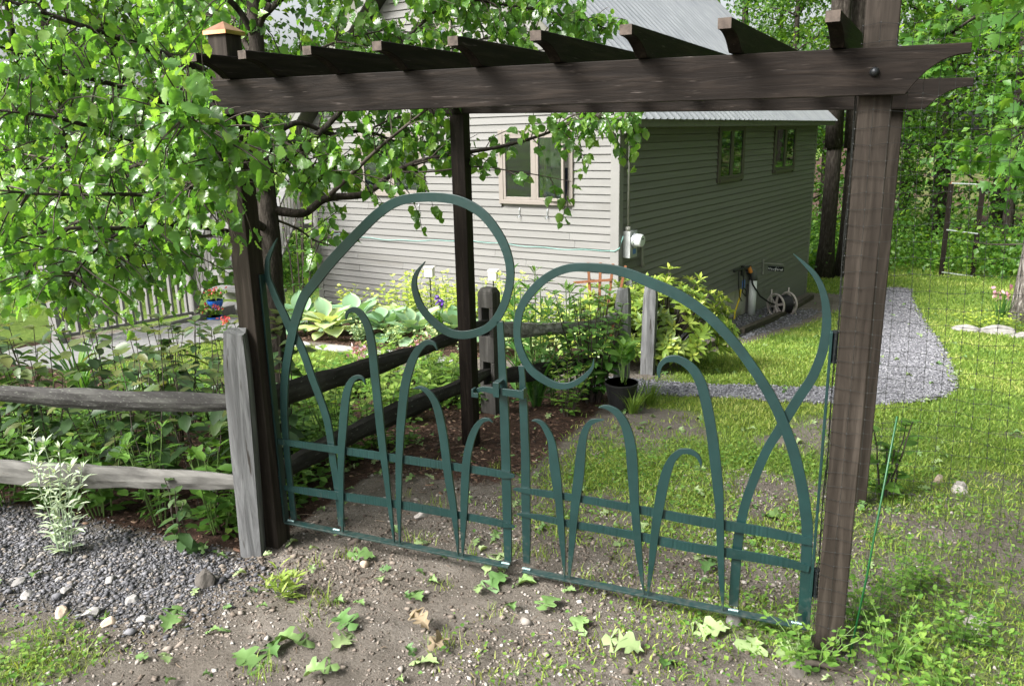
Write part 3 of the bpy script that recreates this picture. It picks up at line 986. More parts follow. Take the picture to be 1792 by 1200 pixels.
# ------------------------------------------------------------------ arbor
arbor = empty("garden_arbor", (-1.15, 2.65, 0), 0, "dark stained garden arbor with nine notched rafters over the gate", "arbor")
ARB = Vector((-1.15, 2.65, 0))
def arb(o):
    o.location = Vector(o.location) - ARB
    return o
def post(x, y, z0, z1, mat, s=.09):
    b = MB().box((-s / 2, -s / 2, 0), (s / 2, s / 2, z1 - z0)).build("post", mat, arbor, bevel=.004)
    b.location = Vector((x, y, z0)) - ARB
    return b
post(-2.330, 2.645, -.20, 2.125, W_POST)
post(.021, 2.660, -.10, 2.75, W_POST)
post(-2.09, 4.19, -.35, 1.86, W_Z, .085)
post(.105, 4.095, -.30, 1.80, W_POST)
cap = MB()
hx = .056
cap.add([(-hx, -hx, 0), (hx, -hx, 0), (hx, hx, 0), (-hx, hx, 0), (-hx, -hx, .014), (hx, -hx, .014), (hx, hx, .014), (-hx, hx, .014), (0, 0, .052)],
        [(0, 3, 2, 1), (0, 1, 5, 4), (1, 2, 6, 5), (2, 3, 7, 6), (3, 0, 4, 7), (4, 5, 8), (5, 6, 8), (6, 7, 8), (7, 4, 8)])
o = cap.build("post_cap", COPPER, arbor)
o.location = Vector((-2.330, 2.645, 2.123)) - ARB

def ogee(xt, xb, zt, zb, n=10):
    return [(xt + (xb - xt) * s, zt + (zb - zt) * s ** 2.3) for s in np.linspace(0, 1, n)]
def beam(x0, x1, h, t, tip, run):
    pts = [(x1, h)] + [(x0, h)] + ogee(x0, x0 + run, h - tip, 0) + ogee(x1, x1 - run, h - tip, 0)[::-1]
    return MB().prism(pts, t)
b1 = beam(-2.60, .245, .128, .036, .027, .15).build("beam", W_X, arbor, bevel=.002)
b1.location = Vector((0, 2.576, 1.8085)) - ARB
b1.rotation_euler = (0, .0065, 0)
b2 = beam(-2.50, .40, .125, .036, .035, .17).build("beam", W_X, arbor, bevel=.002)
b2.location = Vector((0, 4.012, 1.798)) - ARB
b2.rotation_euler = (0, .022, -.062)
rl = 2.16
rp = [(rl, .082), (0, .082)] + ogee(0, .145, .082 - .030, 0) + ogee(rl, rl - .145, .052, 0)[::-1]
RAFT = MB().prism(rp, .038).mesh("rafter", W_X)
rx = [-2.266] + [-2.300 + .2790 * i - .019 for i in range(1, 9)]
for i, x in enumerate(rx):
    o = link_mesh("rafter", RAFT, arbor)
    zb = 1.8085 + .128 - .0065 * x + .0015 + (.0 if i else .002)
    o.matrix_basis = Matrix.Translation(Vector((x - .077 * -.0, 2.576, zb)) - ARB) @ Matrix.Rotation(-.077 + random.uniform(-.004, .004), 4, 'Z') @ \
        Matrix.Translation((.019, -.165, 0)) @ Matrix.Rotation(random.uniform(.000, .006), 4, 'X') @ Matrix.Rotation(math.pi / 2, 4, 'Z')
    b = o.modifiers.new("bevel", 'BEVEL')
    b.width = .002
    b.segments = 1
    b.limit_method = 'ANGLE'
    # pale end grain on the sawn tail
    e = MB().box((-.0375, -.0025, .053), (-.0005, 0, .0815)).build("tail_end", END_GRAIN, o)
    e.matrix_basis = Matrix.Rotation(-math.pi / 2, 4, 'Z') @ Matrix.Translation((0.0, -.0005, 0)) 
for (x, z) in ((-2.356, 1.888), (.012, 1.871)):
    b = MB().tube([(0, 0, 0), (0, -.006, 0), (0, -.013, 0), (0, -.016, 0)], [.013, .013, .009, .003], 14).build("bolt", BOLT, arbor, smooth=True)
    b.location = Vector((x, 2.576, z)) - ARB
for (x, y, z) in ((-2.285, 2.665, 1.06), (-2.285, 2.665, .22)):
    pass

# ------------------------------------------------------------------ gate leaves
LEFT_LEAF = {
'arch_scroll':[(-2.2333,0.0696,0.0301),(-2.2345,0.2311,0.0312),(-2.2351,0.3945,0.0323),(-2.2323,0.5018,0.035),(-2.228,0.5946,0.0375),(-2.2116,0.7131,0.0396),(-2.1938,0.7914,0.0384),(-2.1528,0.9202,0.0402),(-2.124,0.9961,0.0417),(-2.0733,1.0936,0.0421),(-2.0158,1.1561,0.0422),(-1.9207,1.2511,0.0432),(-1.779,1.373,0.0392),(-1.6802,1.4495,0.0376),(-1.5868,1.4936,0.0348),(-1.4642,1.5073,0.0345),(-1.3466,1.496,0.035),(-1.2538,1.4521,0.0352),(-1.1881,1.3775,0.0349),(-1.154,1.3042,0.033),(-1.1445,1.2316,0.0316),(-1.16,1.1526,0.0312),(-1.1965,1.0751,0.0306),(-1.2519,1.021,0.03),(-1.3365,0.9925,0.0311),(-1.4093,0.9981,0.0324),(-1.4767,1.0384,0.0315),(-1.5238,1.0916,0.0296),(-1.5454,1.1531,0.0257),(-1.5457,1.1909,0.0211),(-1.5312,1.2248,0.014),(-1.4942,1.2666,0.0018)],
'crossing_bar':[(-2.1847,1.3349,0.0021),(-2.216,1.2916,0.0135),(-2.2453,1.2431,0.0229),(-2.2541,1.1948,0.027),(-2.2526,1.1587,0.0291),(-2.2411,1.1302,0.0307),(-2.2185,1.0706,0.0338),(-2.1896,1.0137,0.0368),(-2.1638,0.954,0.0384),(-2.1259,0.8975,0.0383),(-2.1,0.8375,0.0369),(-2.069,0.7401,0.037),(-2.0349,0.6423,0.0371),(-2.0111,0.5555,0.037),(-2.0017,0.453,0.0353),(-1.9986,0.3747,0.0356),(-1.9911,0.2962,0.0343),(-1.9847,0.2033,0.0344),(-1.9811,0.0758,0.0347)],
'blade1':[(-1.7877,0.7536,0.0023),(-1.7968,0.7771,0.0114),(-1.8182,0.7847,0.0169),(-1.85,0.7669,0.0245),(-1.8793,0.7171,0.0351),(-1.9007,0.6323,0.0395),(-1.9175,0.5364,0.0388),(-1.9296,0.4628,0.0365),(-1.944,0.3299,0.0284),(-1.9552,0.1677,0.0214),(-1.9583,0.0635,0.0062)],
'blade2':[(-1.8592,1.0191,0.0022),(-1.8513,1.0479,0.0148),(-1.8228,1.0638,0.0212),(-1.7915,1.0517,0.0297),(-1.7673,1.0183,0.0333),(-1.752,0.9725,0.0359),(-1.7441,0.8998,0.0385),(-1.7393,0.7828,0.0389),(-1.733,0.6442,0.0394),(-1.7277,0.5279,0.037),(-1.7184,0.3846,0.0303),(-1.7065,0.1918,0.0191),(-1.6992,0.0656,0.0059)],
'blade3':[(-1.4475,0.9248,0.0021),(-1.4588,0.949,0.0129),(-1.4784,0.9565,0.0187),(-1.5039,0.9499,0.0223),(-1.5416,0.9122,0.0306),(-1.5763,0.8461,0.0372),(-1.6053,0.7555,0.0388),(-1.63,0.6146,0.0386),(-1.6401,0.5393,0.0352),(-1.6547,0.3941,0.0304),(-1.6652,0.2303,0.0227),(-1.671,0.0656,0.0058)],
'blade4':[(-1.5657,0.7619,0.0019),(-1.5292,0.7681,0.0152),(-1.4895,0.7438,0.0269),(-1.4615,0.6924,0.0348),(-1.4431,0.5989,0.0372),(-1.4326,0.4935,0.0373),(-1.4242,0.3962,0.0363),(-1.4089,0.2736,0.0313),(-1.3987,0.1482,0.0164),(-1.3969,0.0658,0.0055)],
'blade5':[(-1.2225,0.6617,0.002),(-1.2415,0.6711,0.0118),(-1.2735,0.6579,0.0199),(-1.3072,0.6066,0.0281),(-1.3353,0.5192,0.0332),(-1.3492,0.42,0.0356),(-1.3589,0.3021,0.0323),(-1.3691,0.1741,0.0223),(-1.376,0.0647,0.0053)],
'latch_stile':[(-1.1901,1.056,0.0257),(-1.1877,0.9731,0.0282),(-1.1856,0.8778,0.0309),(-1.1825,0.7265,0.0361),(-1.1807,0.517,0.038),(-1.1805,0.3318,0.0387),(-1.1813,0.201,0.0354),(-1.182,0.07,0.0308)],
'rail_u':[(-2.267,0.4413,0.0257),(-2.0542,0.4432,0.0306),(-1.6567,0.4469,0.0342),(-1.2681,0.4492,0.03),(-1.1824,0.4476,0.0272),(-1.1414,0.449,0.0098)],
'rail_l':[(-2.2606,0.2214,0.0237),(-2.0753,0.2264,0.0347),(-1.6701,0.2398,0.0357),(-1.2749,0.239,0.0287),(-1.2001,0.2349,0.0261),(-1.1461,0.2322,0.0078)],
}
RIGHT_LEAF = {
'arch_scroll':[(-0.8264,0.9453,0.0017),(-0.8316,0.913,0.0103),(-0.853,0.8832,0.0164),(-0.8919,0.8491,0.0208),(-0.9359,0.8304,0.0238),(-0.9803,0.8314,0.0273),(-1.0284,0.8507,0.0304),(-1.0655,0.8758,0.0308),(-1.0922,0.9108,0.0309),(-1.112,0.953,0.0306),(-1.1216,0.9987,0.0289),(-1.1199,1.0532,0.0294),(-1.1066,1.1079,0.0295),(-1.0765,1.1573,0.0306),(-1.0292,1.208,0.0309),(-0.9744,1.2456,0.0304),(-0.9166,1.2665,0.0302),(-0.8599,1.2719,0.0301),(-0.7918,1.2708,0.031),(-0.7399,1.2641,0.0329),(-0.6886,1.2507,0.0348),(-0.6249,1.2272,0.0366),(-0.5591,1.2023,0.0374),(-0.5006,1.1725,0.0372),(-0.4421,1.1339,0.036),(-0.3972,1.0961,0.0348),(-0.3487,1.0465,0.0336),(-0.3136,1.0054,0.0334),(-0.2735,0.9521,0.0333),(-0.2311,0.8902,0.0341),(-0.201,0.838,0.0348),(-0.1764,0.787,0.0356),(-0.1514,0.7298,0.0355),(-0.1262,0.6582,0.0362),(-0.0991,0.5576,0.0361),(-0.0827,0.4729,0.0369),(-0.0734,0.4028,0.0366),(-0.0685,0.2554,0.0351),(-0.0655,0.1239,0.0354),(-0.0667,0.0563,0.0355)],
'crossing_bar':[(-0.1767,1.3416,0.0014),(-0.1427,1.3122,0.0104),(-0.112,1.2811,0.0153),(-0.0901,1.246,0.0185),(-0.0748,1.2032,0.0226),(-0.0668,1.1616,0.026),(-0.0638,1.1305,0.0277),(-0.0637,1.0935,0.0287),(-0.0669,1.0559,0.0297),(-0.0728,1.0177,0.03),(-0.0944,0.9433,0.0306),(-0.1284,0.8757,0.032),(-0.1597,0.809,0.0323),(-0.1884,0.7452,0.0308),(-0.2162,0.6866,0.0301),(-0.2467,0.5973,0.0304),(-0.2754,0.4933,0.0308),(-0.2903,0.4044,0.0323),(-0.2982,0.3261,0.0339),(-0.3013,0.2229,0.0335),(-0.3025,0.0651,0.0331)],
'blade1':[(-1.0627,0.688,0.0018),(-1.0431,0.6904,0.0118),(-1.0203,0.6804,0.0195),(-1.0001,0.6525,0.0266),(-0.9846,0.6159,0.0297),(-0.9781,0.571,0.0352),(-0.9724,0.5141,0.0401),(-0.9653,0.4571,0.0391),(-0.9567,0.3797,0.031),(-0.9545,0.3505,0.0309),(-0.9473,0.2513,0.0264),(-0.9401,0.1507,0.0169),(-0.9352,0.0605,0.0037)],
'blade2':[(-0.7813,0.725,0.0017),(-0.8092,0.7192,0.0128),(-0.8339,0.7068,0.0196),(-0.8526,0.6757,0.0253),(-0.8635,0.6318,0.0304),(-0.8712,0.5676,0.0365),(-0.8779,0.4897,0.039),(-0.8881,0.4109,0.0359),(-0.8973,0.32,0.0308),(-0.9067,0.1985,0.0231),(-0.9168,0.0742,0.0094),(-0.9173,0.0593,0.0036)],
'blade3':[(-0.8031,0.7696,0.0017),(-0.7802,0.7748,0.0132),(-0.7519,0.7678,0.0225),(-0.7264,0.7491,0.0291),(-0.705,0.716,0.0331),(-0.6905,0.6735,0.0369),(-0.6809,0.6231,0.0398),(-0.6751,0.5576,0.0398),(-0.6697,0.4847,0.0368),(-0.6653,0.4278,0.0337),(-0.6629,0.3998,0.0317),(-0.6521,0.2868,0.0288),(-0.6389,0.171,0.0202),(-0.623,0.0568,0.0034)],
'blade4':[(-0.432,0.591,0.0016),(-0.4345,0.612,0.0103),(-0.4464,0.6338,0.0151),(-0.4705,0.6454,0.0196),(-0.4904,0.6448,0.0201),(-0.5082,0.6381,0.022),(-0.5335,0.6076,0.0275),(-0.5496,0.565,0.0338),(-0.5615,0.5118,0.0363),(-0.5722,0.4432,0.0368),(-0.5853,0.3368,0.0312),(-0.595,0.2187,0.0244),(-0.605,0.0989,0.0118),(-0.6078,0.0563,0.0032)],
'blade5':[(-0.5862,0.9016,0.006),(-0.5882,0.9253,0.0139),(-0.5831,0.9464,0.0166),(-0.5654,0.9672,0.0197),(-0.54,0.9747,0.0244),(-0.5129,0.97,0.0277),(-0.4829,0.9525,0.0316),(-0.4598,0.9273,0.0341),(-0.4405,0.8886,0.0356),(-0.426,0.8391,0.0364),(-0.4124,0.7818,0.0364),(-0.401,0.7242,0.0364),(-0.3894,0.6524,0.0375),(-0.3722,0.5313,0.0357),(-0.3614,0.4246,0.0279),(-0.3508,0.259,0.0243),(-0.3412,0.1371,0.0164),(-0.3345,0.0531,0.0031)],
'latch_stile':[(-1.1086,0.8917,0.0234),(-1.1049,0.8476,0.0233),(-1.1039,0.7806,0.0281),(-1.1025,0.7356,0.033),(-1.1,0.6215,0.0333),(-1.0982,0.5287,0.0359),(-1.1004,0.3452,0.0366),(-1.1003,0.2159,0.0346),(-1.1016,0.0787,0.0276)],
'rail_u':[(-1.1474,0.393,0.0049),(-1.1233,0.3944,0.0148),(-1.0285,0.3952,0.0268),(-0.9235,0.3969,0.0277),(-0.7772,0.3957,0.0284),(-0.6234,0.3906,0.0324),(-0.4637,0.3846,0.0351),(-0.3048,0.3842,0.0354),(-0.1918,0.3831,0.0348),(-0.1318,0.3792,0.0324),(-0.0545,0.3755,0.0256)],
'rail_l':[(-1.1335,0.2893,0.005),(-1.0893,0.2913,0.015),(-1.0298,0.292,0.0238),(-0.9249,0.2866,0.0271),(-0.7801,0.2866,0.0302),(-0.6169,0.283,0.0331),(-0.467,0.2768,0.0347),(-0.3157,0.2805,0.035),(-0.1862,0.2818,0.0343),(-0.1258,0.2807,0.0309),(-0.0586,0.2727,0.0219)],
}

def ribbon(pts, y0, y1, jag=0.0, sub=5):
    P = catmull(pts, sub)
    if jag:
        Q = []
        for i in range(len(P) - 1):
            L_ = np.linalg.norm(P[i + 1, :2] - P[i, :2])
            k = max(1, int(L_ / .006))
            for s in range(k):
                Q.append(P[i] + (P[i + 1] - P[i]) * s / k)
        Q.append(P[-1])
        P = np.array(Q)
    t = unit(np.gradient(P[:, :2], axis=0))
    nrm = np.stack([-t[:, 1], t[:, 0]], 1)
    w = np.maximum(P[:, 2], .0015)[:, None] / 2
    A = P[:, :2] + nrm * w
    B = P[:, :2] - nrm * w
    m_ = MB()
    n = len(P)
    dy = np.zeros(n)
    if jag:
        dy = np.array([random.uniform(0, 1) ** 2 * jag if i % 2 else 0 for i in range(n)])
        A = A + nrm * np.array([random.uniform(-jag, jag) for _ in range(n)])[:, None] * .5
    vs_ = []
    for i in range(n):
        vs_ += [(A[i, 0], y0 + dy[i], A[i, 1]), (B[i, 0], y0 + dy[i], B[i, 1]), (A[i, 0], y1, A[i, 1]), (B[i, 0], y1, B[i, 1])]
    fs_ = []
    for i in range(n - 1):
        a, b = 4 * i, 4 * i + 4
        fs_ += [(a, a + 1, b + 1, b), (a + 2, b + 2, b + 3, a + 3), (a, b, b + 2, a + 2), (a + 1, a + 3, b + 3, b + 1)]
    fs_ += [(0, 2, 3, 1), (4 * n - 4, 4 * n - 3, 4 * n - 1, 4 * n - 2)]
    return m_.add(vs_, fs_)

def weld(parent, x, y, z, w=.03):
    m_ = MB()
    k = 7
    for i in range(k):
        xx = x - w / 2 + w * i / (k - 1)
        m_.tube([(xx, y - .004, z - .001), (xx, y, z + random.uniform(.001, .004)), (xx, y + .004, z - .001)], [.0025, .0042, .0025], 6)
    return m_.build("weld_bead", WELD, parent, smooth=True)

def leaf_gate(data, left):
    org = Vector((-2.272 if left else -.047, 2.66, 0))
    g = empty("gate_leaf", org, 0,
              "taller gate leaf of dark green steel scrollwork hinged beside the rail fence" if left else
              "lower gate leaf of dark green steel scrollwork hinged on the netted post", "gate", "the two leaves of the driveway gate")
    def put(mb, name, mat=GREEN, bevel=.0012):
        o = mb.build(name, mat, g, bevel=bevel)
        o.location = -org
        return o
    for k, pts in data.items():
        if k == 'arch_scroll':
            put(ribbon(pts, 2.6575, 2.6665), "arch_scroll")
        elif k == 'crossing_bar':
            put(ribbon(pts, 2.667, 2.676), "crossing_bar")
        elif k.startswith('blade'):
            put(ribbon(pts, 2.639, 2.6475), "blade")
        elif k == 'latch_stile':
            put(ribbon(pts, 2.6575, 2.6665), "latch_stile")
        elif k.startswith('rail'):
            put(ribbon(pts, 2.6485, 2.657, jag=.0016), "hammered_rail", bevel=0)
    if left:
        put(MB().box((-2.268, 2.636, .052), (-1.172, 2.672, .060)), "bottom_bar")
        put(MB().box((-2.277, 2.640, .055), (-2.268, 2.672, 1.182)), "hinge_stile")
        hx_, sgn = -2.281, -1
    else:
        put(MB().box((-1.113, 2.636, .046), (-.051, 2.672, .054)), "bottom_bar")
        put(MB().box((-.051, 2.640, .046), (-.042, 2.672, 1.104)), "hinge_stile")
        hx_, sgn = -.036, 1
    for zc in (1.055, .225):
        h = MB().tube([(hx_ + .002 * sgn, 2.655, zc - .045), (hx_ + .002 * sgn, 2.655, zc + .045)], .009, 12)
        h.tube([(hx_ + .002 * sgn, 2.655, zc + .045), (hx_ + .002 * sgn, 2.655, zc + .052)], [.012, .012], 12)
        h.tube([(hx_ + .002 * sgn, 2.655, zc - .052), (hx_ + .002 * sgn, 2.655, zc - .045)], [.012, .012], 12)
        put(h, "hinge", BLACKM, 0)
    ws = [(-2.245, .060), (-1.19, .060)] if left else [(-1.10, .054), (-.085, .054), (-.30, .054)]
    if left:
        ws.append((-2.0, .060))
    for (x, z) in ws:
        o = weld(g, x, 2.655, z + .002)
        o.location = -org
    return g
gl = leaf_gate(LEFT_LEAF, True)
gr = leaf_gate(RIGHT_LEAF, False)
# latch: bar on the lower leaf dropping behind a keeper on the taller one
def part(mb, name, parent, mat=GREEN, bevel=.001):
    o = mb.build(name, mat, parent, bevel=bevel)
    o.location = -Vector(parent.location)
    return o
part(ribbon([(-1.280, .786, .018), (-1.253, .797, .020), (-1.21, .795, .026), (-1.17, .794, .028), (-1.12, .793, .030), (-1.085, .792, .030)], 2.622, 2.629, jag=.001), "latch_bar", gr)
part(MB().box((-1.290, 2.600, .768), (-1.281, 2.629, .800)).box((-1.281, 2.600, .768), (-1.262, 2.606, .786)), "latch_handle", gr)
part(MB().box((-1.093, 2.622, .775), (-1.085, 2.6575, .812)), "latch_pivot", gr)
part(MB().box((-1.205, 2.611, .774), (-1.180, 2.620, .832)).box((-1.205, 2.620, .826), (-1.180, 2.6575, .832)), "latch_keeper", gl)

# ------------------------------------------------------------------ split-rail fences
def rough_rail(a, b, r, mat, name, parent=None, n=22, sag=0.0, flat=.75, taper=.55, seed=0):
    """split rail: wedge-like, irregular, tapered where it enters the posts"""
    rs = random.Random(seed)
    a, b = Vector(a), Vector(b)
    d = b - a
    L_ = d.length
    q = d.to_track_quat('X', 'Z').to_matrix()
    k = 9
    base = [(1 + rs.uniform(-.18, .18)) for _ in range(k)]
    vs_ = []
    o1, o2 = rs.uniform(0, 9), rs.uniform(0, 9)
    for i in range(n + 1):
        s = i / n
        e = min(s, 1 - s)
        rr = r * (taper + (1 - taper) * min(1, e / .10) ** .7)
        rr *= 1 + .16 * math.sin(s * 5 + o1) + .08 * math.sin(s * 17 + o2)
        for j in range(k):
            an = 2 * math.pi * j / k
            rad = rr * base[j] * (1 + rs.uniform(-.09, .09))
            p = Vector((L_ * s, rad * math.cos(an) * flat, rad * math.sin(an) + sag * (4 * s * (1 - s)) + .012 * math.sin(s * 7 + o2)))
            vs_.append(q @ p)
    fs_ = [(i * k + j, i * k + (j + 1) % k, (i + 1) * k + (j + 1) % k, (i + 1) * k + j) for i in range(n) for j in range(k)]
    fs_ += [tuple(range(k - 1, -1, -1)), tuple(n * k + j for j in range(k))]
    o = MB().add(vs_, fs_).build(name, mat, parent)
    o.location = a if parent is None else a - Vector(parent.location)
    return o
def fence_post(x, y, z0, z1, s, mat, parent, lean=(0, 0), hole=None, name="post", rz=0.0):
    m_ = MB()
    n = 9
    ring = []
    rs = random.Random(int(abs(x * 1000 + y * 77)))
    base = [(-1, -1), (-.2, -1.06), (1, -.9), (1.05, .2), (.95, 1), (-.1, 1.03), (-1, .95)]
    k = len(base)
    for i in range(n + 1):
        t_ = i / n
        sc = s / 2 * (1 + .04 * math.sin(t_ * 6 + x) + rs.uniform(-.015, .015)) * (1 if i < n else .82)
        ring += [(bx_ * sc + lean[0] * t_, by_ * sc + lean[1] * t_, (z1 - z0) * t_ + (.0 if i < n else rs.uniform(-.01, .015))) for bx_, by_ in base]
    fs_ = [(i * k + j, i * k + (j + 1) % k, (i + 1) * k + (j + 1) % k, (i + 1) * k + j) for i in range(n) for j in range(k)]
    fs_ += [tuple(range(k - 1, -1, -1)), tuple(n * k + j for j in range(k))]
    o = m_.add(ring, fs_).build(name, mat, parent)
    o.location = Vector((x, y, z0)) - (Vector(parent.location) if parent else Vector())
    o.rotation_euler = (0, 0, rz)
    return o
f1 = empty("split_rail_fence", (-3.2, 2.5, -.05), 0, "near split-rail fence with square grey post left of the arbor", "fence")
fence_post(-2.375, 2.535, -.25, .955, .092, GW_Z, f1, lean=(.030, 0), rz=.42)
rough_rail((-2.36, 2.52, .650), (-5.0, 1.97, .655), .043, LICHEN, "rail", f1, seed=3, n=34)
rough_rail((-2.36, 2.52, .275), (-5.0, 1.97, .265), .044, RAILW, "rail", f1, seed=5, n=34)
fence_post(-5.0, 1.97, -.25, .95, .11, GW_Z, f1)

f2 = empty("split_rail_fence", (-2.3, 3.6, -.1), 0, "dark split-rail fence running back from the arbor around the garden bed", "fence")
DP = M("dark_fence_post", [(0.25, (0.03, 0.028, 0.026)), (0.55, (0.065, 0.062, 0.057)), (0.8, (0.13, 0.127, 0.117))], nscale=3, stretch=(8, 8, 1), rough=.9, spec=.1, bump=.8, bdist=.006)
rough_rail((-2.40, 2.62, .575), (-2.29, 4.92, .46), .048, DARKRAIL, "rail", f2, seed=11, flat=.6)
rough_rail((-2.40, 2.62, .240), (-2.29, 4.92, .13), .050, DARKRAIL, "rail", f2, seed=12, flat=.7)
hp = MB()
pz, zt0 = -.40, -.40
for (a0, a1, b0, b1) in ((-.0625, .0625, -.40, .03), (-.0625, -.030, .03, .20), (.030, .0625, .03, .20), (-.0625, .0625, .20, .385), (-.0625, -.030, .385, .585), (.030, .0625, .385, .585), (-.0625, .0625, .585, .69)):
    hp.box((a0, -.05, b0), (a1, .05, b1))
hp.add([(-.0625, -.05, .69), (.0625, -.05, .69), (.0625, .05, .69), (-.0625, .05, .69), (-.042, -.035, .722), (.042, -.035, .722), (.042, .035, .722), (-.042, .035, .722)],
       [(0, 1, 5, 4), (1, 2, 6, 5), (2, 3, 7, 6), (3, 0, 4, 7), (4, 5, 6, 7), (0, 3, 2, 1)])
hp = hp.build("mortised_post", DP, f2, bevel=.006)
hp.location = Vector((-2.285, 4.93, 0)) - Vector(f2.location)
hp.rotation_euler = (0, 0, -.15)
for zc in (.50, .13):
    MB().tube([(0, -.066, zc + .40), (0, -.02, zc + .40)], .001, 4)
rough_rail((-2.27, 4.95, .44), (-1.63, 5.92, .36), .050, GREYWOOD("curved_rail", 'x', [(0.25, (0.07, 0.066, 0.06)), (0.5, (0.19, 0.185, 0.175)), (0.75, (0.34, 0.335, 0.32))]), "rail", f2, seed=13, sag=-.07, flat=.9)
rough_rail((-2.27, 4.95, .09), (-1.63, 5.92, -.01), .052, DARKRAIL, "rail", f2, seed=14)
fence_post(-1.62, 5.94, -.45, .565, .105, GW_Z, f2, lean=(.01, .0))
f3 = empty("split_rail_fence", (-1.6, 6.85, -.4), 0, "short split-rail fence sloping down behind the rhododendron to the house", "fence")
fence_post(-1.625, 6.83, -.6, .455, .11, GW_Z, f3, lean=(.02, 0))
rough_rail((-1.60, 6.88, .30), (-1.62, 8.3, -.30), .05, DARKRAIL, "rail", f3, seed=16)
rough_rail((-1.60, 6.88, -.10), (-1.62, 8.3, -.55), .05, DARKRAIL, "rail", f3, seed=17)

# ------------------------------------------------------------------ deer netting beside the arbor
SP = .0465
net = empty("deer_netting", (.02, 2.6125, 0), -.078, "black plastic deer netting stretched from the netted arbor post", "netting")
nm_ = MB()
def wob(u, v):
    return (.010 * math.sin(u * 3.1 + v * 1.7) + .006 * math.sin(u * 7 - v * 5), .012 * math.sin(u * 2.3 + 1) * math.cos(v * 2.1) + .03 * (u > .12) * math.sin(v * 1.3 + .5))
NU, NV = 46, 44
def npnt(i, j):
    u = -.048 + i * SP
    v = .0 + j * SP
    dx, dy = wob(u, v)
    lim = min(1, max(0, (u - .03)) / .2)
    y = (-.0015 + .078 * u * .0 - .0035 * (u < 0)) if u < .05 else dy * lim
    return (u + dx * (.25 + .75 * lim) + .02 * lim * math.sin(v * 2.6), y, v + .012 * math.sin(u * 4 + v * 9) * lim + .004 * math.sin(i * 2.1 + j * 1.3))
for i in range(NU):
    nm_.tube([npnt(i, j) for j in range(NV)], .0006, 4, cap=False)
for j in range(NV):
    nm_.tube([npnt(i, j) for i in range(NU)], .0006, 4, cap=False)
for i in range(0, NU):
    for j in range(NV):
        p = npnt(i, j)
        if i < 14:
            nm_.tube([(p[0], p[1], p[2] - .003), (p[0], p[1] - .0005, p[2]), (p[0], p[1], p[2] + .003)], [.0008, .0022, .0008], 5)
tag(nm_.build("mesh", WIRE, net), kind="stuff")
# the strip folded round the post's gate side
n2 = MB()
for i in range(3):
    n2.tube([(-.052 - .002 * i + .003 * math.sin(j * .7 + i), .012 + i * .028, .25 + j * SP) for j in range(36)], .0010, 4, cap=False)
for j in range(36):
    n2.tube([(-.050, .0, .25 + j * SP), (-.054, .012, .25 + j * SP), (-.056, .068, .252 + j * SP)], .0010, 4, cap=False)
tag(n2.build("folded_edge", WIRE, net), kind="stuff")
stk = MB().tube([(.085, 2.585, -.04), (.118, 2.60, .30), (.16, 2.615, .86)], .0035, 7)
tag(stk.build("garden_stake", STAKE, smooth=True), "thin green garden stake leaning by the netted post", "stake")

# far gate frame at the edge of the woods
ff = empty("deer_gate_frame", (2.29, 21.7, gzf(2.3, 21.7)), .05, "dark timber gate frame at the edge of the woods", "gate frame")
for x, cp in ((-.33, True), (.33, False)):
    MB().box((x - .05, -.05, -.2), (x + .05, .05, 2.15)).build("post", W_Z, ff)
    if cp:
        MB().add([(x - .06, -.06, 2.15), (x + .06, -.06, 2.15), (x + .06, .06, 2.15), (x - .06, .06, 2.15), (x, 0, 2.20)], [(0, 1, 4), (1, 2, 4), (2, 3, 4), (3, 0, 4), (0, 3, 2, 1)]).build("post_cap", COPPER, ff)
for z, dz in ((2.16, -.03), (1.08, -.08), (.07, -.08)):
    MB().tube([(-.33, -.06, z), (.33, -.06, z + dz)], .018, 8).build("crossbar", GALV, ff)

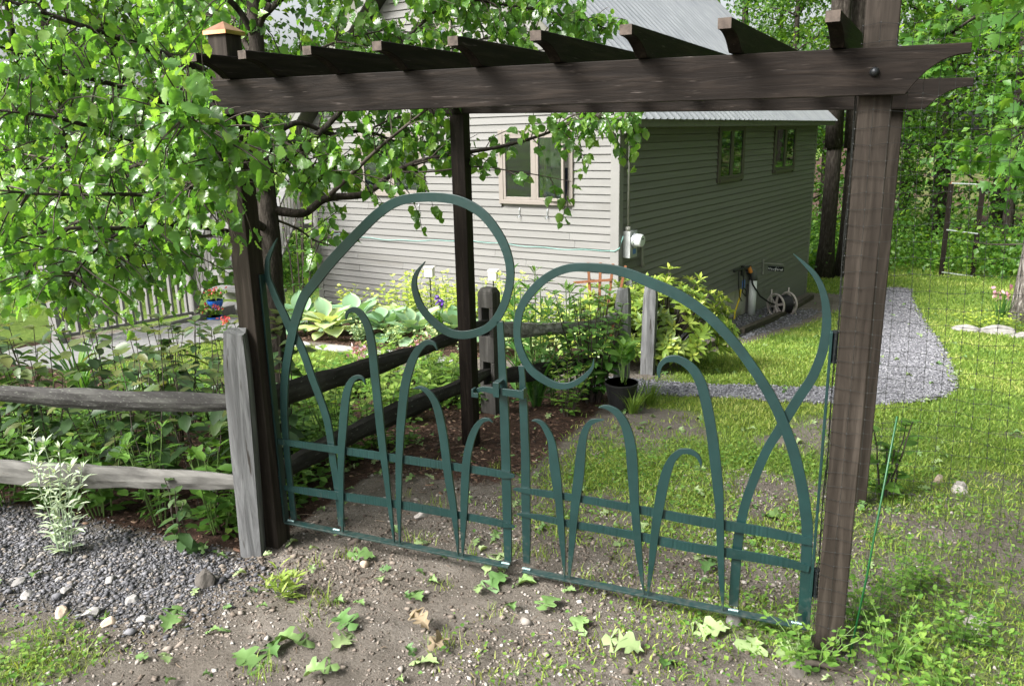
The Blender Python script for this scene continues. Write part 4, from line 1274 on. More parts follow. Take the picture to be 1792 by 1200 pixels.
# ------------------------------------------------------------------ boardwalk, steps and railing on the left
dk = empty("boardwalk", (-6.85, 6.6, -.3), 0, "pale grey boardwalk leading to the house steps", "boardwalk")
def zt(y):
    return -.16 - .10 * (y - 5.0)
y = 4.6
PL = MB().box((-.62, 0, -.035), (.62, .128, 0)).mesh("plank", DECKL)
while y < 8.0:
    o = link_mesh("plank", PL, dk)
    o.location = Vector((-6.72 - .02 * (y - 5), y, zt(y))) - Vector((-6.85, 6.6, -.3))
    y += .137
MB().box((-7.37, 4.6, zt(6) - .22), (-7.335, 8.0, zt(6) - .06)).build("joist", DECKW, dk).location = -Vector((-6.85, 6.6, -.3))
rlg = empty("deck_railing", (-7.3, 6.5, -.3), 0, "grey slatted railing along the far side of the boardwalk", "railing")
def rail_run(parent, p0, p1, z0, z1, nb, h=.80, ends=(True, True), toprail=True):
    p0, p1 = np.array(p0), np.array(p1)
    O = np.array(parent.location)
    d = p1 - p0
    L_ = float(np.hypot(*d))
    a = math.atan2(d[1], d[0])
    sl = math.atan2(z1 - z0, L_)
    for k, e in enumerate(ends):
        if e:
            q = p0 if k == 0 else p1
            zz = z0 if k == 0 else z1
            o = MB().box((-.048, -.048, -.12), (.048, .048, h + .09)).box((-.062, -.062, h + .09), (.062, .062, h + .115)).build("post", DECKW, parent, bevel=.004)
            o.location = Vector((q[0], q[1], zz)) - Vector(O)
            o.rotation_euler = (0, 0, a)
    for zz, hh, w in ((h, .035, .045), (.10, .035, .02)):
        LL = L_ / math.cos(sl)
        o = MB().box((0, -w, 0), (LL, w, hh)).build("top_rail" if zz > .5 else "bottom_rail", DECKL if zz > .5 else DECKW, parent, bevel=.003)
        o.matrix_basis = Matrix.Translation(Vector((p0[0], p0[1], z0 + zz)) - Vector(O)) @ Matrix.Rotation(a, 4, 'Z') @ Matrix.Rotation(-sl, 4, 'Y')
    bal = MB().box((-.017, -.017, .12), (.017, .017, h)).mesh("baluster", DECKW)
    for k in range(nb):
        s = (k + 1) / (nb + 1)
        o = link_mesh("baluster", bal, parent)
        o.location = Vector((*(p0 + d * s), z0 + (z1 - z0) * s)) - Vector(O)
        o.rotation_euler = (0, 0, a)
rail_run(rlg, (-7.30, 5.45), (-7.45, 7.42), zt(5.45) - .05, zt(7.42) - .02, 15, h=.72)
rail_run(rlg, (-7.45, 7.42), (-8.25, 8.85), zt(7.42) - .02, .25, 9, h=.72, ends=(False, True))
st = empty("house_steps", (-7.6, 8.7, -.5), 0, "grey wooden steps with handrail climbing to the house end", "steps")
for k in range(6):
    y0 = 8.05 + k * .24
    o = MB().box((-7.75 - .28 * k, y0, -.40 + .17 * k), (-6.75 - .28 * k + .1, y0 + .27, -.36 + .17 * k)).build("tread", DECKL, st, bevel=.004)
    o.location = -Vector(st.location)
    o = MB().box((-7.73 - .28 * k, y0 + .235, -.55 + .17 * k), (-6.77 - .28 * k + .1, y0 + .25, -.402 + .17 * k)).build("riser", DECKW, st)
    o.location = -Vector(st.location)
rail_run(st, (-7.00, 7.95), (-7.75, 9.35), -.44, .55, 10, h=.74)
o = MB().add([(-6.72, 8.02, -.62), (-6.72, 8.02, -.42), (-8.0, 9.5, .52), (-8.0, 9.5, .30), (-6.68, 8.02, -.62), (-6.68, 8.02, -.42), (-7.96, 9.5, .52), (-7.96, 9.5, .30)],
             [(0, 1, 2, 3), (7, 6, 5, 4), (0, 4, 5, 1), (1, 5, 6, 2), (2, 6, 7, 3), (3, 7, 4, 0)]).build("stringer", GREYWOOD("brown_stringer", 'y', [(0.25, (0.05, 0.035, 0.027)), (0.55, (0.10, 0.075, 0.06)), (0.8, (0.16, 0.12, 0.10))]), st)
o.location = -Vector(st.location)
sr = empty("stair_landing", (-7.9, 9.6, .4), 0, "raised landing with dark slatted handrail against the house end", "landing")
o = MB().box((-9.0, 9.3, .45), (-7.55, 10.4, .52)).build("floor", DECKW, sr)
o.location = -Vector(sr.location)
rail_run(sr, (-7.02, 8.6), (-7.50, 9.70), .10, .62, 6, h=.75, ends=(False, True))

# ------------------------------------------------------------------ leaf shapes (x across, y along, z out of the blade)
_pp = [(0, 0), (.16, -.03), (.31, .06), (.33, .15), (.41, .24), (.38, .34), (.42, .44), (.36, .53), (.35, .63), (.25, .70), (.22, .80), (.11, .87), (0, 1.04)]
_po = _pp + [(-x, y) for x, y in _pp[-2:0:-1]]
def rib_leaf(outline, ribs, zf):
    n = len(outline)
    V = [(x, y, zf(x, y)) for x, y in outline] + [(0, r, zf(0, r)) for r in ribs]
    tr = []
    half = [i for i in range(n)]
    def near(y):
        return n + int(np.argmin([abs(y - r) for r in ribs]))
    tip = int(np.argmax([p[1] for p in outline]))
    for side in (range(0, tip), range(tip, n)):
        prev = None
        for i in side:
            j = (i + 1) % n
            mI, mJ = near(outline[i][1]), near(outline[j][1])
            if mI == mJ:
                tr.append((i, j, mI))
            else:
                tr.append((i, j, mI))
                tr.append((mI, j, mJ))
    return np.array(V), np.array(tr)
T_PEAR = rib_leaf(_po, (.12, .36, .62, .84), lambda x, y: .28 * abs(x) - .16 * y * y + .03 * math.sin(y * 19) * abs(x) * 4)
_mp = [(0, 0), (.20, .10), (.44, .02), (.36, .22), (.64, .40), (.42, .46), (.46, .72), (.20, .62), (.13, .80), (0, 1.06)]
_mo = _mp + [(-x, y) for x, y in _mp[-2:0:-1]]
T_MAPLE = (np.array([(0, .38, .03)] + [(x, y, -.16 * (abs(x) ** 1.5) - .10 * y * y + .04 * (i % 2)) for i, (x, y) in enumerate(_mo)]),
           np.array([(0, 1 + i, 1 + (i + 1) % len(_mo)) for i in range(len(_mo))]))
T_DIA = (np.array([(0, 0, 0), (-.36, .48, .10), (.36, .48, .10), (0, 1, -.06)]), np.array([(0, 3, 1), (0, 2, 3)]))
T_OVAL = (np.array([(0, 0, 0), (-.26, .3, .05), (.26, .3, .05), (-.24, .68, .02), (.24, .68, .02), (0, 1, -.10), (0, .5, -.02)]),
          np.array([(0, 6, 1), (0, 2, 6), (1, 6, 3), (6, 2, 4), (6, 5, 3), (6, 4, 5)]))
T_LANCE = (np.array([(0, 0, 0), (-.10, .28, .03), (.10, .28, .03), (-.11, .6, .0), (.11, .6, .0), (0, 1, -.14), (0, .45, -.01)]),
           np.array([(0, 6, 1), (0, 2, 6), (1, 6, 3), (6, 2, 4), (6, 5, 3), (6, 4, 5)]))
_ok = [(0, 0), (.05, .12), (.17, .16), (.12, .26), (.28, .36), (.30, .46), (.13, .46), (.15, .56), (.33, .68), (.30, .78), (.12, .70), (.10, .80), (.16, .94), (0, 1.0)]
_oo = _ok + [(-x * 1.05, y * .98) for x, y in _ok[-2:0:-1]]
_nn = len(_ok)
T_OAK = (np.array([(x, y, .05 * abs(x) * 3 + .06 * math.sin(y * 5)) for x, y in _oo] + [(0, .15, 0), (0, .38, .03), (0, .62, .0), (0, .8, .02)]), None)
def _oaktris():
    n = len(_oo)
    mids = [n, n + 1, n + 2, n + 3]
    tr = []
    for i in range(n):
        j = (i + 1) % n
        ym = (_oo[i][1] + _oo[j][1]) / 2
        m_ = mids[int(np.argmin([abs(ym - q) for q in (.15, .38, .62, .8)]))]
        tr.append((i, j, m_))
    for a, b in ((0, 1), (1, 2), (2, 3)):
        lo, hi = (.15, .38, .62, .8)[a], (.15, .38, .62, .8)[b]
        half = (lo + hi) / 2
        ri = int(np.argmin([abs(p[1] - half) + (9 if p[0] <= 0 else 0) for p in _oo]))
        le = int(np.argmin([abs(p[1] - half) + (9 if p[0] >= 0 else 0) for p in _oo]))
        tr += [(mids[a], ri, mids[b]), (mids[b], le, mids[a])]
    return np.array(tr)
T_OAK = (T_OAK[0], _oaktris())

def leaf_arrays(pos, ax, nr, size, T, tint, zs=None):
    tv, tf = T
    pos, ax = np.asarray(pos, float), unit(ax)
    nr = np.asarray(nr, float)
    nr = unit(nr - ax * np.sum(nr * ax, -1, keepdims=True))
    s = np.cross(ax, nr)
    n = len(pos)
    size = np.broadcast_to(np.asarray(size, float), (n,))
    z = tv[None, :, 2:3] * (np.ones(n) if zs is None else np.asarray(zs, float))[:, None, None]
    V = pos[:, None] + size[:, None, None] * (s[:, None] * tv[None, :, 0:1] + ax[:, None] * tv[None, :, 1:2] + nr[:, None] * z)
    F_ = tf[None] + (np.arange(n) * len(tv))[:, None, None]
    return V.reshape(-1, 3), F_.reshape(-1, 3), np.repeat(np.asarray(tint, float), len(tv))

def leaf_mesh(name, pos, ax, nr, size, T, mat, tint=None, zs=None):
    n = len(pos)
    if tint is None:
        tint = rng.random(n)
    V, F_, t = leaf_arrays(pos, ax, nr, size, T, tint, zs)
    return np_mesh(name, V, F_, mat, t)

# ------------------------------------------------------------------ young pear tree beside the arbor
pear = empty("pear_tree", sight(487, 778, 4.42), 0, "leafy pear tree growing behind the left arbor post", "tree")
PO = Vector(pear.location)
def limb_pts(lst):
    return [sight(*p) for p in lst]
TR = limb_pts([(488, 800, 4.45), (486, 700, 4.42), (480, 560, 4.40), (474, 430, 4.38), (466, 330, 4.36), (458, 200, 4.36), (448, 60, 4.36), (436, -80, 4.36), (425, -260, 4.4), (430, -500, 4.5)])
TRr = [.075, .064, .058, .055, .050, .044, .038, .032, .022, .010]
limbs = [
    (limb_pts([(470, 366, 4.36), (530, 373, 4.40), (572, 347, 4.48), (640, 339, 4.55), (690, 302, 4.65), (745, 280, 4.72), (810, 268, 4.8), (880, 256, 4.88), (950, 236, 4.95), (1010, 212, 5.0), (1075, 200, 5.05)]),
     .026, .004, .35, .62),
    (limb_pts([(572, 347, 4.48), (610, 310, 4.4), (660, 262, 4.35), (705, 225, 4.3), (760, 180, 4.35), (800, 140, 4.4)]), .014, .004, .2, .9),
    (limb_pts([(462, 250, 4.36), (520, 215, 4.45), (580, 235, 4.6), (640, 230, 4.75), (700, 250, 4.9), (770, 262, 5.0)]), .018, .004, .3, .9),
    (limb_pts([(460, 300, 4.36), (540, 250, 4.5), (610, 180, 4.6), (660, 120, 4.7), (740, 40, 4.8), (830, -40, 4.9)]), .022, .006, .3, 1.2),
    (limb_pts([(450, 40, 4.36), (520, -20, 4.5), (620, -40, 4.7), (740, -20, 4.85), (860, 5, 5.0), (980, 25, 5.1), (1060, 50, 5.2)]), .018, .004, .2, 1.3),
    (limb_pts([(640, 150, 4.68), (700, 110, 4.8), (790, 85, 4.9), (880, 60, 5.0), (960, 55, 5.1)]), .009, .003, .1, 1.0),
    (limb_pts([(445, 20, 4.36), (560, -70, 4.6), (720, -90, 4.8), (860, -50, 5.0), (980, -20, 5.1)]), .018, .004, .3, 1.0),
    (limb_pts([(456, 170, 4.36), (390, 140, 4.15), (330, 112, 3.95), (240, 78, 3.75), (150, 48, 3.55), (40, 10, 3.4), (-60, -20, 3.3)]), .024, .005, .2, 1.3),
    (limb_pts([(472, 405, 4.38), (404, 362, 4.1), (352, 328, 3.85), (285, 268, 3.55), (190, 232, 3.3), (90, 205, 3.1), (-30, 190, 3.0)]), .022, .004, .2, 1.3),
    (limb_pts([(474, 420, 4.38), (400, 405, 4.2), (320, 395, 3.8), (235, 400, 3.45), (165, 440, 3.2), (120, 495, 3.05)]), .016, .003, .25, 1.2),
    (limb_pts([(460, 290, 4.36), (400, 250, 4.0), (330, 200, 3.7), (220, 155, 3.35), (110, 130, 3.1), (0, 120, 2.95)]), .020, .004, .25, 1.3),
    (limb_pts([(450, 70, 4.36), (400, 0, 4.2), (300, -40, 3.9), (180, -60, 3.6), (60, -80, 3.4)]), .020, .004, .25, 1.1),
    (limb_pts([(462, 330, 4.36), (420, 300, 3.8), (390, 270, 3.35), (360, 300, 3.0), (330, 330, 2.8)]), .014, .003, .35, .9),
    (limb_pts([(458, 230, 4.36), (425, 190, 3.7), (395, 200, 3.2), (375, 240, 2.85), (395, 310, 2.75)]), .012, .003, .5, .6),
    (limb_pts([(352, 328, 3.85), (280, 340, 3.6), (190, 340, 3.3), (80, 340, 3.1), (-30, 330, 3.0)]), .012, .003, .15, 1.1),
    (limb_pts([(285, 268, 3.55), (200, 300, 3.8), (100, 280, 4.0), (-20, 260, 4.1)]), .012, .003, .1, 1.1),
    (limb_pts([(330, 112, 3.95), (240, 160, 4.3), (130, 190, 4.5), (0, 200, 4.7)]), .014, .003, .1, 1.1),
    (limb_pts([(220, 400, 3.45), (120, 400, 3.3), (20, 420, 3.2), (-40, 440, 3.1)]), .010, .003, .1, 1.1),
    (limb_pts([(448, 60, 4.36), (480, -20, 4.3), (500, -120, 4.3), (530, -240, 4.4)]), .018, .004, .2, 1.0),
    (limb_pts([(454, 130, 4.36), (420, 60, 4.6), (370, 0, 4.9), (300, -80, 5.2)]), .018, .004, .2, 1.0),
    (limb_pts([(460, 280, 4.36), (410, 250, 3.5), (375, 230, 2.9), (345, 215, 2.6), (320, 200, 2.5)]), .012, .003, .45, .7),
    (limb_pts([(690, 302, 4.65), (760, 300, 4.6), (830, 292, 4.6), (900, 300, 4.65), (960, 310, 4.7), (1000, 318, 4.7)]), .006, .002, .3, .16),
    (limb_pts([(950, 238, 4.95), (1010, 200, 4.9), (1070, 212, 4.9), (1110, 225, 4.9)]), .006, .002, .2, 1.5),
    (limb_pts([(464, 310, 4.36), (510, 295, 4.5), (560, 285, 4.6), (620, 275, 4.75)]), .010, .003, .15, 1.7),
    (limb_pts([(455, 150, 4.36), (520, 105, 4.5), (600, 70, 4.65), (690, 50, 4.8)]), .012, .003, .15, 1.7),
    (limb_pts([(640, 230, 4.75), (700, 205, 4.8), (760, 215, 4.85), (800, 240, 4.9)]), .007, .002, .1, 1.3),
    (limb_pts([(460, 240, 4.36), (500, 250, 4.2), (540, 280, 4.1), (560, 320, 4.1)]), .009, .003, .2, 1.3),
    (limb_pts([(450, 30, 4.36), (400, 30, 4.7), (330, 20, 5.0), (250, 30, 5.3)]), .012, .003, .1, 1.3),
    (limb_pts([(400, 405, 4.2), (330, 420, 3.9), (260, 440, 3.6), (200, 470, 3.4)]), .008, .003, .2, 1.5),
    (limb_pts([(320, 395, 3.8), (240, 370, 3.9), (150, 385, 4.0), (60, 400, 4.1)]), .008, .003, .1, 1.4),
    (limb_pts([(120, 400, 3.3), (70, 450, 3.2), (40, 490, 3.15)]), .006, .003, .1, 1.5),
    (limb_pts([(471, 380, 4.38), (520, 400, 4.6), (550, 420, 4.7), (580, 430, 4.75)]), .008, .003, .4, .5),
]
tw = MB().tube(TR, TRr, 12, jitter=.05)
t_o = tw.build("trunk", BARK, pear, smooth=True)
t_o.location = -PO
LP, LA, LN_, LS, LT = [], [], [], [], []
twig = MB()
prng = np.random.default_rng(5)
def rand_dir(n=None):
    v = prng.normal(size=(3,) if n is None else (n, 3))
    return unit(v)
for (pts, r0, r1, start, dens) in limbs:
    C_ = catmull(pts, 6)
    k = len(C_)
    lm = MB().tube(C_, np.linspace(r0, r1, k), 8, jitter=.06).build("limb", TWIG if r0 < .016 else BARK, pear, smooth=True)
    lm.location = -PO
    seg = np.linalg.norm(np.diff(C_, axis=0), axis=1)
    Ltot = seg.sum()
    nt_ = int(Ltot * 27 * dens)
    for q in range(nt_):
        s = start + (1 - start) * prng.random() ** .8
        fi = s * (k - 1)
        i = min(int(fi), k - 2)
        p = C_[i] + (C_[i + 1] - C_[i]) * (fi - i)
        t = unit(C_[i + 1] - C_[i])
        d = rand_dir()
        d = unit(d - t * (d @ t) * .7 + t * .35 + np.array([0, 0, .12]))
        ln = prng.uniform(.10, .42) * (1.15 - .4 * s)
        npt = 5
        tp = [p]
        dd_ = d.copy()
        for j in range(npt):
            dd_ = unit(dd_ + prng.normal(scale=.16, size=3) + np.array([0, 0, -.10]))
            tp.append(tp[-1] + dd_ * ln / npt)
        twig.tube(tp, np.linspace(.0042, .0014, npt + 1), 4, cap=False)
        m_ = int(ln / .034) + 2
        for j in range(m_):
            u = (j + .5) / m_
            if u < .15:
                continue
            fj = u * npt
            jj = min(int(fj), npt - 1)
            q0 = tp[jj] + (tp[jj + 1] - tp[jj]) * (fj - jj)
            out_ = rand_dir()
            out_ = unit(out_ * .9 + dd_ * .5)
            pet = out_ * prng.uniform(.012, .035) + np.array([0, 0, -.01])
            LP.append(q0 + pet)
            LA.append(unit(out_ * .55 + np.array([0, 0, -.75]) + prng.normal(scale=.35, size=3)))
            LN_.append(unit(prng.normal(size=3) + np.array([0, -.1, .55])))
            LS.append((prng.uniform(.032, .062) if q0[0] < -1.9 and q0[1] < 3.2 else prng.uniform(.040, .078)) * (.75 if u > .85 else 1))
            LT.append(np.clip(prng.beta(2.2, 2.6) + (.25 if u > .9 else 0), 0, 1))
pt_o = twig.build("twigs", TWIG, pear)
pt_o.location = -PO
pt_o["kind"] = "stuff"
LP = np.array(LP)
cr = link_mesh("crown", leaf_mesh("crown", LP - np.array(PO), np.array(LA), np.array(LN_), np.array(LS), T_PEAR, L_PEAR, LT, prng.uniform(.3, 2.2, len(LP))), pear)

# ------------------------------------------------------------------ maple reaching in from the right
def tree_limbs(base, height, rbase, lean, nl, reach, zlo, seed):
    r_ = np.random.default_rng(seed)
    base = np.array(base, float)
    tr = [base + np.array([lean[0] * s, lean[1] * s, height * s]) + r_.normal(scale=.04, size=3) * s for s in np.linspace(0, 1, 9)]
    ls = []
    for i in range(nl):
        s = zlo + (1 - zlo) * (i + r_.random()) / nl
        p = base + np.array([lean[0] * s, lean[1] * s, height * s])
        a = i * 2.4 + r_.uniform(-.5, .5)
        d = np.array([math.cos(a), math.sin(a), r_.uniform(.05, .5)])
        L_ = reach * (1.1 - .55 * s) * r_.uniform(.7, 1.15)
        pp = [p]
        for j in range(5):
            d = unit(d + r_.normal(scale=.14, size=3) + np.array([0, 0, -.04]))
            pp.append(pp[-1] + d * L_ / 5)
        ls.append((np.array(pp), rbase * .35 * (1 - .6 * s)))
    return np.array(tr), ls

maple = empty("maple_tree", (3.6, 5.6, gzf(3.6, 5.6)), 0, "maple with large lobed leaves reaching in over the netting", "tree")
MO = np.array(maple.location)
mtr_ = MB().tube([MO * 0 + np.array([0.05 * math.sin(s * 3), .04 * s, s * 7.5 - .2]) for s in np.linspace(0, 1, 9)], np.linspace(.17, .06, 9), 12, jitter=.04)
mtr_.build("trunk", BARKL, maple, smooth=True)
mr = np.random.default_rng(21)
ml = [((0, 0, 2.6), (-1.2, .5, 3.1), (-2.2, .9, 3.0), (-2.75, 1.2, 2.6)), ((0, 0, 3.0), (-1.0, 1.4, 3.6), (-2.0, 2.3, 3.6), (-2.6, 3.0, 3.2)),
      ((0, 0, 3.6), (-1.2, .4, 4.2), (-2.4, .6, 4.3), (-3.1, .5, 4.0)), ((0, 0, 2.3), (-.9, 1.2, 2.6), (-1.8, 2.2, 2.3), (-2.4, 3.2, 1.8)),
      ((0, 0, 2.9), (-1.0, -.6, 3.4), (-1.9, -.9, 3.3), (-2.5, -.8, 3.0)), ((0, 0, 4.2), (-1.2, 1.8, 4.9), (-2.2, 3.2, 4.9), (-3.0, 4.4, 4.5)),
      ((0, 0, 3.3), (.9, 1.2, 4.0), (1.7, 2.0, 4.0)), ((0, 0, 3.6), (1.0, -.9, 4.2), (1.9, -1.6, 4.3)), ((0, 0, 4.5), (-.3, -1.5, 5.2), (-.6, -2.6, 5.2)),
      ((0, 0, 2.0), (-.6, 1.6, 2.2), (-1.1, 3.0, 1.9), (-1.5, 4.3, 1.5)), ((0, 0, 3.4), (-1.6, 2.6, 3.5), (-2.7, 4.4, 3.0), (-3.2, 5.6, 2.6))]
P_, A_, N_, S_ = [], [], [], []
tm = MB()
for pts in ml:
    C_ = catmull(pts, 6)
    tm.tube(C_, np.linspace(.035, .006, len(C_)), 7)
    for q in range(52):
        fi = (.25 + .75 * mr.random()) * (len(C_) - 1)
        i = min(int(fi), len(C_) - 2)
        p = C_[i] + (C_[i + 1] - C_[i]) * (fi - i)
        d = unit(mr.normal(size=3) + np.array([0, 0, .1]))
        ln = mr.uniform(.2, .7)
        e = p + d * ln + np.array([0, 0, -.12 * ln])
        tm.tube([p, (p + e) / 2 + np.array([0, 0, .03]), e], [.004, .003, .0015], 4, cap=False)
        for j in range(10):
            u = mr.uniform(.3, 1.0)
            P_.append(p + (e - p) * u + mr.normal(scale=.05, size=3))
            A_.append(unit(d * .6 + np.array([0, 0, -.45]) + mr.normal(scale=.45, size=3)))
            N_.append(unit(np.array([0, 0, 1.0]) + mr.normal(scale=.5, size=3)))
            S_.append(mr.uniform(.085, .15))
tm.build("limbs", BARK, maple, smooth=True)["kind"] = "stuff"
link_mesh("crown", leaf_mesh("crown", np.array(P_), np.array(A_), np.array(N_), np.array(S_), T_MAPLE, L_MAPLE, mr.beta(2.3, 2.3, len(P_)), mr.uniform(.5, 2, len(P_))), maple)

# ------------------------------------------------------------------ woods
def forest_proto(name, seed, height, rb, reach, nl, zlo, nleaf, lsize, mat=BARK, T=T_DIA, lowfill=.5):
    root = empty(name, (0, 0, 0))
    tr, ls = tree_limbs((0, 0, -.3), height, rb, (random.uniform(-.5, .5), random.uniform(-.5, .5)), nl, reach, zlo, seed)
    r_ = np.random.default_rng(seed + 1)
    MB().tube(tr, np.linspace(rb, rb * .25, len(tr)), 10, jitter=.06).build("trunk", mat, root, smooth=True)
    lm = MB()
    P, A, N, S, T_ = [], [], [], [], []
    per = nleaf // len(ls)
    for pp, r0 in ls:
        C_ = catmull(pp, 3)
        lm.tube(C_, np.linspace(r0, .008, len(C_)), 6)
        ncl = max(4, per // 28)
        for c_ in range(ncl):
            fi = (.2 + .8 * r_.random()) * (len(C_) - 1)
            i = min(int(fi), len(C_) - 2)
            cen = C_[i] + (C_[i + 1] - C_[i]) * (fi - i) + r_.normal(scale=.28, size=3)
            k = per // ncl
            sp_ = r_.uniform(.18, .42)
            off = r_.normal(size=(k, 3)) * np.array([sp_, sp_, sp_ * .45])
            P.append(cen + off)
            A.append(unit(off * .8 + r_.normal(scale=.5, size=(k, 3)) + np.array([0, 0, -.3])))
            N.append(unit(r_.normal(scale=.55, size=(k, 3)) + np.array([0, 0, 1.0])))
            S.append(r_.uniform(.65, 1.35, k) * lsize)
            T_.append(np.clip(r_.beta(2, 2.4, k) + r_.uniform(-.22, .22), 0, 1))
    lm.build("limbs", mat, root, smooth=True)["kind"] = "stuff"
    link_mesh("crown", leaf_mesh("crown", np.vstack(P), np.vstack(A), np.vstack(N), np.concatenate(S), T, L_FOREST, np.concatenate(T_), r_.uniform(.3, 2.5, sum(len(p) for p in P))), root)
    return root
protos = [forest_proto("forest_tree", 31, 13, .17, 2.9, 22, .10, 6200, .15),
          forest_proto("forest_tree", 41, 12, .13, 2.5, 24, .05, 6200, .13),
          forest_proto("forest_tree", 51, 15, .22, 3.3, 20, .22, 6000, .17),
          forest_proto("forest_tree", 61, 8, .08, 2.2, 22, .04, 5600, .12)]
GW = "trees of the woods around the lawn"
wr = random.Random(4)
spots = [(-1.9, 23.5, 1), (.6, 24.6, 3), (2.0, 26.0, 0), (3.6, 24.0, 1), (5.4, 23.5, 3), (-3.4, 26.5, 0), (-1.0, 28.5, 2), (1.4, 29.5, 0), (4.0, 29.0, 2), (6.5, 27.5, 1), (-5.5, 29, 2),
         (0.2, 34, 2), (3.0, 35, 2), (6.0, 34, 0), (-3.0, 34, 0), (9, 30, 2), (4.6, 19.5, 1), (6.3, 16.5, 3), (8.2, 21, 0), (7.4, 12.0, 1), (8.6, 7.5, 0), (6.4, 9.2, 3), (9.5, 15.0, 2), (8.2, 3.2, 2), (7.2, .2, 1), (5.4, 12.6, 0), (5.2, 15.6, 1), (6.6, 5.6, 2), (11, 10, 2), (11, 4, 0), (11, 18, 2), (5.8, 19.0, 2), (9.0, -2.5, 2), (12, 24, 2), (5.6, 2.8, 1),
         (-15.5, 12.5, 1), (-13.6, 16.0, 0), (-17.5, 16.0, 2), (-19.5, 11.5, 0), (-16.0, 8.6, 3), (-20.5, 8.0, 1), (-12.0, 19.5, 2), (-14.5, 22.5, 0), (-19.0, 20, 2), (-23.5, 13, 2), (-17.8, 5.5, 1), (-22, 5, 0),
         (-10.5, 24.0, 1), (-8, 28, 2), (-24, 18, 0), (-11.6, 13.4, 3)]
used = set()
for (x, y, k) in spots:
    o = protos[k] if k not in used else copy_tree(protos[k])
    used.add(k)
    o.location = (x, y, gzf(x, y))
    o.rotation_euler = (0, 0, wr.uniform(0, 6.28))
    s = wr.uniform(.88, 1.15)
    o.scale = (s, s, s)
    if x < -6:
        tag(o, "leafy broadleaf tree in the woods beyond the boardwalk", "tree", "trees beyond the boardwalk")
    else:
        tag(o, "leafy broadleaf tree in the woods at the back of the lawn", "tree", GW)
for (x, y, r, lab) in ((-.62, 20.1, .17, "thick dark tree trunk nearest the house's far corner"), (-.22, 20.5, .15, "dark tree trunk standing just right of the thicker trunk by the house")):
    root = empty("dark_trunk_tree", (x, y, gzf(x, y)), 0, lab, "tree")
    MB().tube([(.02 * math.sin(s * 5), .03 * s, s * 12 - .2) for s in np.linspace(0, 1, 12)], [r * 1.5, r * 1.05] + list(np.linspace(r, r * .5, 10)), 14, jitter=.03).build("trunk", BARK, root, smooth=True)
    cc = copy_tree(protos[2].children[-1])
    cc.parent = root
    cc.scale = (.9, .9, .8)
    cc.location = (0, 0, 3.2)
root = empty("rough_bark_tree", (2.66, 14.9, gzf(2.66, 14.9)), 0, "rough pale-barked tree rising from the stone-edged flower bed", "tree")
MB().tube([(.04 * math.sin(s * 4), .03 * s, s * 12 - .2) for s in np.linspace(0, 1, 20)], [.32, .25] + list(np.linspace(.24, .10, 18)), 18, jitter=.06).build("trunk", BARKL, root, smooth=True)
cc = copy_tree(protos[0].children[-1])
cc.parent = root
cc.location = (0, 0, 3.2)
# undergrowth along the wood's edge, one mass
ur = np.random.default_rng(77)
P, A, N, S, T_ = [], [], [], [], []
for q in range(330):
    if q < 60:
        x, y = ur.uniform(-2.6, 4.5), ur.uniform(20.6, 23.5)
        if .2 < x < 3.2:
            y += 1.5
    elif q < 200:
        x, y = ur.uniform(-4, 9), ur.uniform(21.8, 30)
        if x > 4.2 and ur.random() < .5:
            y = ur.uniform(12, 24)
            x = ur.uniform(4.6, 9)
    else:
        x, y = ur.uniform(-22, -8.6), ur.uniform(5, 20)
        if y > 9 and x > -10.5:
            x -= 2
    h = ur.uniform(.3, 1.3)
    cen = np.array([x, y, gzf(x, y) + h * .45])
    k = int(150 * h) + 40
    off = ur.normal(size=(k, 3)) * np.array([.45, .45, .34 * h])
    P.append(cen + off)
    A.append(unit(off + ur.normal(scale=.6, size=(k, 3))))
    N.append(unit(ur.normal(scale=.6, size=(k, 3)) + np.array([0, 0, 1.0])))
    S.append(ur.uniform(.06, .14, k))
    T_.append(np.clip(ur.beta(2, 2.2, k) + ur.uniform(-.25, .25), 0, 1))
P = np.vstack(P)
tag(link_mesh("undergrowth", leaf_mesh("undergrowth", P, np.vstack(A), np.vstack(N), np.concatenate(S), T_DIA, L_FOREST, np.concatenate(T_))), "leafy undergrowth along the edge of the woods", "undergrowth", kind="stuff")

# ------------------------------------------------------------------ garden plants
def at_y(px, py, y):
    d = RC @ np.array([(px - 896) / 1410.0, -(py - 600) / 1410.0, -1.0])
    return np.array(CAM_LOC) + d * (y / d[1])
pg = np.random.default_rng(99)
def gs(x, y):
    return float(gsurf(np.array(float(x)), np.array(float(y))))

